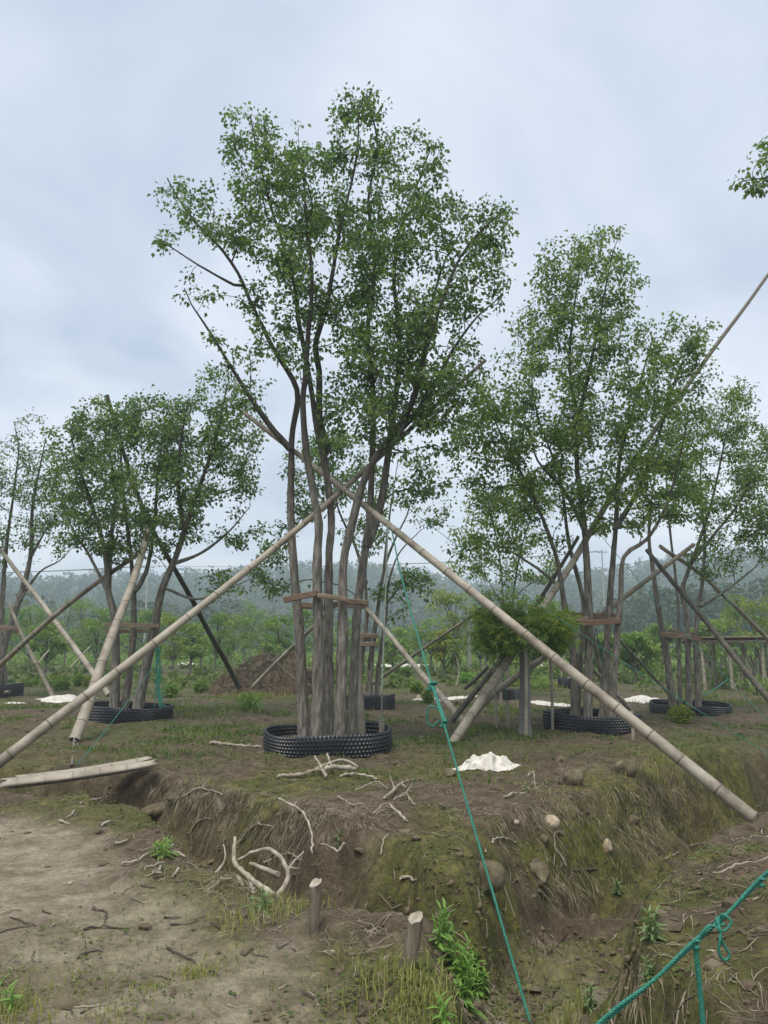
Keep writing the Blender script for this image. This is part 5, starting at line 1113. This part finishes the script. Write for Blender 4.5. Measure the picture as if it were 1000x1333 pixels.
def twig_litter():
    r = np.random.default_rng(83); mb = MB()
    x, y = scatter_pts(r, 2400, 3.0, 16, 1.5); dt = ditch(x, y); pm = pathmask(x, y); k = r.random(len(x)) < np.clip(.35+.9*sst(0, .2, dt), 0, 1)*(1-.8*pm); x = x[k]; y = y[k]
    for a, b in zip(x, y):
        t = r.random()*6.28; L = r.uniform(.04, .22); R = r.uniform(.002, .0055); f = np.linspace(-.5, .5, 4); qx = a+np.cos(t)*L*f+r.normal(0, .008, 4); qy = b+np.sin(t)*L*f+r.normal(0, .008, 4)
        q = np.stack([qx, qy, gz(qx, qy)+R+r.uniform(0, .012)], -1); tube(mb, q, [R, R*1.1, R*.9, R*.5], 4, False, r.random())
    tag(obj('twig_litter', mb, M['litter'], smooth=False), 'broken twigs and bark bits littering beds and banks', 'litter', kind='stuff')
twig_litter()

# ------------------------------------------------------------------ soil heap, sheds, posts, far field
def heap():
    g = onground(P(352, 880, 27)); n = 110; u = np.linspace(-1, 1, n); X, Y = np.meshgrid(u, u); x = X.ravel()*2.3; y = Y.ravel()*1.9; rad = np.hypot(X.ravel(), Y.ravel())
    z = 1.25*sst(1, .15, rad+.18*fbm(x*.8, y*.8, 2, 3))+.30*fbm(x*1.5, y*1.5, 4, 4, .6)*sst(1, .75, rad)+.20*np.abs(fbm(x*4, y*4, 3, 6))*sst(1, .85, rad)-.14
    i, j = np.meshgrid(np.arange(n-1), np.arange(n-1), indexing='ij'); i = i.ravel(); j = j.ravel()
    mb = MB(); mb.add(np.stack([x, y, z], -1)+g, np.stack([i*n+j, i*n+j+1, (i+1)*n+j+1, (i+1)*n+j], -1)); o = obj('soil_heap', mb, M['soil'], origin=g); tag(o, 'dark heap of dug soil and brush behind the tallest tree stems', 'soil heap'); o['_w'] = [float(v) for v in g]; ROOTS.append(o)
    r = np.random.default_rng(8); mb = MB()
    for k in range(420):
        a = r.random()*6.28; q = r.random()**.6*.8; c = np.array([math.cos(a)*q*2.3, math.sin(a)*q*1.9, 0]); c[2] = 1.2*float(sst(1, .15, np.array(q)))+.05; d = nrm(r.normal(size=3)*np.array([1, 1, .45])); L = r.uniform(.15, .6); R = r.uniform(.006, .018)
        tube(mb, np.array([c-d*L/2, c+r.normal(0, .03, 3), c+d*L/2])+g, [R, R, R*.5], 4, False, r.random()*.75)
    obj('brush', mb, M['litter'], o); o['_w'] = o['_w']
heap()
def field_tree(px, pyb, D, w, top, label, mat='farleaf', seed=0, n=900, trunk=.06, trunk_mat='bark', lf=.16, name='young_tree', group='young trees in the far field', cl=14, low=.25):
    r = np.random.default_rng(seed+2000); g = onground(P(px, pyb, D)); T = P(px, top, D)[2]-g[2]; W = w/FPX*D/2; root = empty(name, g); tag(root, label, 'tree', group)
    mb = MB(); tp = np.array([g-[0, 0, .1], g+[r.normal(0, .06), 0, T*.35], g+[r.normal(0, .12), 0, T*.7]]); tube(mb, catmull(tp, .3), np.linspace(trunk, trunk*.4, len(catmull(tp, .3))), 7); obj('trunk', mb, M[trunk_mat], root)
    mb = MB(); cs = []
    for k in range(cl):
        a = r.random()*6.28; q = r.random()**.5; h = r.uniform(low, 1.0); env = math.sin(math.pi*min(.97, max(.05, (h-low)/(1-low)*.8+.15)))**.6
        c = g+np.array([math.cos(a)*W*q*env*.85, math.sin(a)*W*q*env*.85, T*(low+(.94-low)*(h-low)/(1-low))]); cs.append(c); b = g+np.array([0, 0, T*max(.2, (h-.25)*.75)])
        tube(mb, [b, (b+c)/2+[0, 0, .05*T], c], [trunk*.4, trunk*.25, trunk*.1], 4, cap=False)
    lb_ = obj('limbs', mb, M['twig'], root); cs = np.array(cs); idx = r.integers(0, cl, n); sz = np.array([W*.36, W*.36, T*.085])*r.uniform(.7, 1.3, (cl, 1))
    p = cs[idx]+rand_unit(r, n)*(r.random(n)**.45)[:, None]*sz[idx]; L = r.uniform(.6, 1.3, n)*lf; mb = MB(); cn = r.normal(0, .12, cl)
    leaf_arrays(mb, p, nrm(rand_unit(r, n)+[0, 0, -.2]), nrm(np.array([0, 0, .9])+rand_unit(r, n)*.7), L, L*.7, np.clip(.5+cn[idx]+r.normal(0, .15, n), 0, 1))
    tag(obj('leaves', mb, M[mat], lb_, smooth=False), kind='stuff')
FT = [(38, 858, 48, 90, 786, 'young green tree beyond the sparse tree, with crown touching its stems'), (84, 856, 52, 100, 774, 'tall rounded young tree behind the thin leaning sticks'), (125, 858, 47, 80, 788, 'young tree standing left of the left tree brace'), (226, 858, 46, 74, 800, 'yellowish young tree framed between left tree stems and dark pole'), (262, 852, 55, 70, 808, 'low young tree just left of the dark pole'),
      (340, 850, 50, 90, 786, 'young tree rising behind the dark soil heap'), (300, 855, 60, 60, 800, 'small young tree between dark pole and soil heap'), (365, 852, 44, 60, 796, 'young tree half hidden by the tallest tree stems'), (170, 858, 60, 60, 800, 'young tree seen between the left tree stems'), (560, 852, 50, 78, 796, 'young tree behind the crossing poles'), (592, 852, 44, 90, 762, 'yellow-green young tree with flat spreading top left of the maple'),
      (633, 856, 40, 60, 785, 'tall thin light tree close behind the maple'), (528, 850, 62, 60, 812, 'small young tree behind the pale hanging cord'), (715, 855, 46, 70, 770, 'young tree behind the maple crown'), (985, 856, 42, 84, 764, 'yellow-green tree beside the wooden shed'), (1040, 860, 44, 80, 750, 'yellow-green tree beyond the wooden shed'), (945, 850, 55, 50, 800, 'small green tree behind the straight dark pole'), (840, 856, 45, 60, 815, 'low green tree between the two right trees'), (805, 858, 44, 50, 818, 'low young tree behind the broad tree stems'), (-20, 858, 50, 90, 780, 'young tree beyond the leftmost planter ring')]
FT += [(12, 858, 62, 70, 800, 'small far tree filling the gap beside the leftmost planter ring'), (60, 860, 40, 60, 806, 'low bushy tree before the tall rounded young tree'), (105, 859, 58, 84, 780, 'broad young tree between two leaning pale poles'), (196, 858, 52, 70, 792, 'bushy young tree seen through the left tree stems'), (248, 856, 42, 56, 812, 'low bushy tree left of the dark pole'), (282, 857, 50, 70, 796, 'leafy young tree right behind the dark pole'), (325, 853, 66, 60, 780, 'tall young tree above the soil heap'), (392, 854, 50, 70, 790, 'young tree seen between the tallest stems and soil heap'), (450, 854, 55, 70, 800, 'young tree seen through the tallest tree stems'), (512, 856, 44, 50, 818, 'low bushy tree beside the slim half-bare tree'), (548, 854, 58, 56, 806, 'bushy tree behind the thin crossing pole'), (578, 857, 38, 44, 822, 'low yellow-green bush-like tree near the concrete post'), (625, 858, 50, 60, 800, 'bushy tree right of the concrete post'), (690, 862, 34, 60, 812, 'low leafy tree behind the maple trunk'), (745, 860, 40, 60, 806, 'leafy young tree behind the broad tree left stem'), (780, 858, 36, 60, 815, 'leafy low tree seen between broad tree stems'), (825, 862, 34, 66, 822, 'bushy low tree left of the four-stemmed tree'), (862, 860, 42, 66, 812, 'bushy tree right behind the four-stemmed tree brace'), (925, 860, 38, 60, 808, 'leafy low tree left of the shed roof'), (965, 856, 56, 66, 790, 'green tree behind the shed roof')]
for k, (px, pyb, D, w, top, lb) in enumerate(FT):
    thin = 'thin' in lb
    field_tree(px, pyb, D, w, top, lb, 'farleaf_y' if 'yellow' in lb else 'farleaf', k, 1500 if not thin else 650, .07, lf=.17 if not thin else .11, low=.3 if not thin else .25)
for k, (px, pyb, D, top, w, lb) in enumerate(((594, 876, 33, 830, 22, 'little ball-crowned sapling with pale trunk before the crossing poles'), (533, 856, 46, 830, 18, 'small ball-crowned sapling behind the far white row'), (567, 862, 42, 828, 14, 'thin ball-crowned sapling left of the concrete post'), (296, 858, 46, 838, 16, 'pale-trunked sapling left of the soil heap'), (305, 856, 50, 834, 16, 'second pale-trunked sapling left of the soil heap'), (319, 858, 48, 836, 16, 'pale-trunked sapling touching the soil heap'), (432, 854, 48, 828, 14, 'ball-crowned sapling seen between the tallest tree stems'), (730, 868, 36, 835, 18, 'pale-trunked sapling right of the maple'))):
    field_tree(px, pyb, D, w, top, lb, 'farleaf', 60+k, 260, .045, 'bamboo', .10, 'ball_sapling', 'ball-crowned saplings in the far field', 6, .72)
def slab_post(px, pyb, pyt, D, w, label, name, cat, mat='concrete'):
    g = onground(P(px, pyb, D)); T = P(px, pyt, D)[2]; R = w/2/FPX*D; mb = MB(); n = 8; tube(mb, [g-[0, 0, .3], [g[0], g[1], (g[2]+T)/2], [g[0], g[1], T]], [R*1.15, R, R*.85], n)
    return tag(obj(name, mb, M[mat], origin=g), label, cat)
slab_post(611, 856, 786, 45, 4.5, 'pale concrete post left of the maple crown', 'concrete_post', 'post')
slab_post(919, 850, 805, 60, 4, 'pale post right of the four-stemmed tree', 'concrete_post', 'post')
def utility_pole(px, D, top, label):
    g = onground(P(px, 852, D)); T = P(px, top, D)[2]; root = empty('utility_pole', g); tag(root, label, 'utility pole')
    mb = MB(); tube(mb, [g-[0, 0, .3], [g[0], g[1], T]], [.19, .12], 8); obj('shaft', mb, M['concrete'], root)
    mb = MB(); box(mb, [g[0], g[1], T-.5], (1.0, .1, 0), (0, .05, 0), (0, 0, .06)); obj('crossarm', mb, M['metal'], root)
    for s in (-.9, 0, .9):
        mb = MB(); tube(mb, [[g[0]+s, g[1]+s*.1, T-.44], [g[0]+s, g[1]+s*.1, T-.2]], [.07, .05], 6); obj('insulator', mb, M['concrete'], root)
    return [np.array([g[0]+s, g[1]+s*.1, T-.2]) for s in (-.9, 0, .9)]
u1 = utility_pole(187, 130, 735, 'distant grey utility pole rising beside the left tree'); u2 = utility_pole(790, 150, 716, 'distant utility pole hidden among the right tree stems')
u0 = utility_pole(-330, 130, 735, 'distant utility pole beyond the sparse tree')
for nm, A, B in (('left', u0, u1), ('right', u1, u2)):
    for k in range(3):
        rope(sag(A[k], B[k], 1.2, 24), .035, ['thin dark power line strung high beyond the field, front wire', 'thin dark power line strung high beyond the field, middle wire', 'thin dark power line strung high beyond the field, rear wire'][k]+(' of the sparse tree span' if nm == 'left' else ' of the hill span'), 'wire', False, 'power_line', cat='power line')
def shed():
    g = onground(P(962, 905, 29)); root = empty('wooden_shed', g); tag(root, 'low open wooden shed with pale roof beams and stored poles', 'shed'); W = 1.5; Hh = 1.65; r = np.random.default_rng(5)
    for sx in (-1, -.35, .4, 1):
        for sy in (-.7, .7):
            mb = MB(); tube(mb, [g+[sx*W, sy, -.1], g+[sx*W+r.normal(0, .05), sy, Hh]], [.06, .05], 7); obj('post', mb, M['deadwood'], root)
    for sy in (-.85, -.3, .3, .85):
        mb = MB(); tube(mb, [g+[-W*1.1, sy, Hh+.05], g+[W*1.1, sy, Hh+.08]], .05, 7); obj('roof_beam', mb, M['deadwood'], root)
    mb = MB(); box(mb, g+[0, 0, Hh+.16], (W*1.12, 0, .02), (0, 1.0, -.06), (0, 0, .025)); obj('roof', mb, M['board'], root)
    for k in range(16):
        mb = MB(); x = r.uniform(-.9, .8)*W; tube(mb, [g+[x, r.uniform(-.6, .6), -.02], g+[x+r.normal(0, .2), r.uniform(-.5, .5), r.uniform(1.0, 1.6)]], .035, 6); obj('stored_pole', mb, M['bamboo' if k % 2 else 'deadwood'], root)
shed()
def trellis():
    a = P(770, 870, 36); b = P(930, 862, 44); g = onground(a); root = empty('trellis', g); tag(root, 'thin grey trellis frame of posts and rails behind the right trees', 'trellis'); n = 10
    for k in range(n):
        q = onground(a+(b-a)*k/(n-1)); mb = MB(); tube(mb, [q-[0, 0, .1], q+[0, 0, 1.75]], .03, 6); obj('post', mb, M['bamboo_g'], root)
    for h in (1.0, 1.7):
        mb = MB(); tube(mb, [onground(a)+[0, 0, h], onground(b)+[0, 0, h]], .02, 5); obj('rail', mb, M['bamboo_g'], root)
trellis()
def far_strip(px0, px1, py, D, label, seed):
    A = onground(P(px0, py, D)); B = onground(P(px1, py, D)); n = 40; r = np.random.default_rng(seed); t = np.linspace(0, 1, n)[:, None]; q = A*(1-t)+B*t; w = .22*(1+.4*r.normal(size=n)); h = .14*(1+.6*r.random(n)); V = []
    for k in range(n): V += [q[k]+[0, -w[k], 0], q[k]+[0, -w[k]*.5, h[k]], q[k]+[0, w[k]*.5, h[k]], q[k]+[0, w[k], 0]]
    mb = MB(); mb.add(V, [[k*4+j, k*4+j+1, k*4+5+j, k*4+4+j] for k in range(n-1) for j in range(3)]); tag(obj('mulch_strip', mb, M['sheet'], origin=A), label, 'sheet')
far_strip(488, 592, 864, 60, 'long white mulch strip across the far field behind the coarse rope', 1)
far_strip(232, 264, 857, 66, 'short white mulch strip beside the low young tree', 2)
far_strip(690, 735, 868, 58, 'white mulch strip far behind the maple trunk', 3)
def hedge(name, y0, y1, n, hgt, label, seed, mat, wide=.75, lf=.3):
    r = np.random.default_rng(seed); y = r.uniform(y0, y1, n); x = (r.random(n)*2-1)*y*wide; hh = hgt*(.35+.65*sst(-.4, .5, fbm(x*.06, y*.06, 3, seed % 9)))*r.uniform(.5, 1.15, n); m = 26
    p = np.repeat(np.stack([x, y, gz(x, y)], -1), m, 0); H = np.repeat(hh, m); d = rand_unit(r, n*m); d[:, 2] = np.abs(d[:, 2]); q = p+d*(r.random(n*m)**.4*H)[:, None]*np.array([.8, .8, 1.0]); L = r.uniform(.6, 1.4, n*m)*lf
    mb = MB(); leaf_arrays(mb, q, nrm(rand_unit(r, n*m)), nrm(np.array([0, 0, .8])+rand_unit(r, n*m)*.8), L, L*.75, np.clip(.5+np.repeat(r.normal(0, .14, n), m)+r.normal(0, .12, n*m), 0, 1)); tag(obj(name, mb, M[mat], smooth=False), label, 'undergrowth', kind='stuff')
hedge('field_undergrowth', 55, 105, 1500, 1.9, 'dense low nursery planting across the far field', 3, 'farleaf')
hedge('weedy_margin', 30, 55, 900, .45, 'weedy growth between the far nursery rows', 4, 'grass', lf=.2)

# ------------------------------------------------------------------ hills and woods
def ridge(az):   # height in metres above eye for the far ridge at 520 m, by direction
    px = 500+FPX*np.tan(az)
    top = np.interp(px, [-900, -300, 0, 60, 110, 200, 260, 340, 420, 520, 560, 600, 650, 720, 800, 870, 950, 1100, 1500, 2200], [790, 770, 768, 771, 765, 762, 756, 748, 742, 746, 757, 768, 772, 762, 752, 742, 735, 735, 760, 790])
    return (841-top)/FPX*520*.88
def hill_z(x, y):
    r = np.hypot(x, y); az = np.arctan2(x, y); h = ridge(az)+1.6
    return h*sst(170, 520, r)*(1-.25*sst(540, 900, r))+1.6*fbm(x*.02, y*.02, 3, 5)*sst(170, 260, r)-.6*sst(190, 165, r)
def hills():
    az = np.linspace(-1.05, 1.05, 190); rr = np.geomspace(165, 950, 60); A, R = np.meshgrid(az, rr); x = (R*np.sin(A)).ravel(); y = (R*np.cos(A)).ravel(); n = len(az)
    i, j = np.meshgrid(np.arange(len(rr)-1), np.arange(n-1), indexing='ij'); i = i.ravel(); j = j.ravel(); mb = MB()
    mb.add(np.stack([x, y, hill_z(x, y)], -1), np.stack([i*n+j, (i+1)*n+j, (i+1)*n+j+1, i*n+j+1], -1)[:, ::-1]); tag(obj('hill', mb, M['hill']), kind='structure')
hills()
def wood(name, label, xs, ys, zs, H, seed, faces, lf, mat='pine'):
    r = np.random.default_rng(seed); n = len(xs); d = rand_unit(r, n*faces); base = np.repeat(np.stack([xs, ys, zs], -1), faces, 0); Hh = np.repeat(H, faces); wd = np.repeat(r.uniform(.26, .42, n), faces)
    f = r.random(n*faces); con = np.repeat(r.random(n) < .35, faces); env = np.where(con, (1-f)*1.1+.08, np.sqrt(np.clip(1-(2*f-1)**2, .05, 1)))
    rad = np.sqrt(r.random(n*faces)*.6+.4); a = r.random(n*faces)*6.28; q = base+np.stack([np.cos(a)*Hh*wd*env*rad, np.sin(a)*Hh*wd*env*rad, Hh*(.12+.88*f)], -1)
    L = r.uniform(.6, 1.4, n*faces)*lf*Hh; out = nrm(np.stack([np.cos(a), np.sin(a), .6*np.ones_like(a)], -1)+rand_unit(r, n*faces)*.5); mb = MB()
    leaf_arrays(mb, q, nrm(rand_unit(r, n*faces)*np.array([1, 1, .5])), out, L, L*.8, np.clip(.45+np.repeat(r.normal(0, .16, n), faces)+r.normal(0, .1, n*faces), 0, 1)); tag(obj(name, mb, M[mat], smooth=False), label, 'wood', kind='stuff')
def woods():
    r = np.random.default_rng(91); n = 2600; R = r.uniform(220, 560, n)**1.0; az = r.uniform(-.62, .62, n); x = R*np.sin(az); y = R*np.cos(az)
    wood('hill_wood', 'hazy wooded hillside beyond the nursery', x, y, hill_z(x, y)-.5, r.uniform(5, 10, n), 92, 44, .17)
    n = 260; az = r.uniform(.24, .62, n); R = r.uniform(125, 185, n); x = R*np.sin(az); y = R*np.cos(az); hh = r.uniform(7, 12.5, n)*np.interp(az, [.24, .34, .62], [.6, 1, 1.05])
    wood('near_wood', 'dark blue-green wood behind the right trees', x, y, np.maximum(hill_z(x, y), gz(x, y))-.3, hh, 93, 150, .085)
    n = 260; az = r.uniform(-.60, .20, n); R = r.uniform(140, 200, n); x = R*np.sin(az); y = R*np.cos(az); hh = r.uniform(4.5, 9.5, n)*(.7+.5*sst(-.3, .4, fbm(az*9, R*.01, 2, 6)))
    wood('middle_wood', 'soft green wood at the foot of the hill behind the left trees', x, y, np.maximum(hill_z(x, y), gz(x, y))-.3, hh, 94, 110, .10)
woods()
# the damp air between
def haze():
    m = bpy.data.materials.new('haze'); m.use_nodes = True; nt = m.node_tree; nt.nodes.clear(); out = nt.nodes.new('ShaderNodeOutputMaterial'); v = nt.nodes.new('ShaderNodeVolumePrincipled')
    v.inputs['Color'].default_value = (.80, .92, 1.0, 1); v.inputs['Density'].default_value = .0013; v.inputs['Anisotropy'].default_value = 0.0; nt.links.new(v.outputs[0], out.inputs['Volume'])
    mb = MB(); box(mb, (0, 400, 34), (2600, 0, 0), (0, 2600, 0), (0, 0, 38)); o = obj('haze', mb, m, smooth=False); tag(o, kind='stuff'); o['label'] = 'thin damp haze over the whole nursery'; o['category'] = 'haze'
haze()

clear_notes()
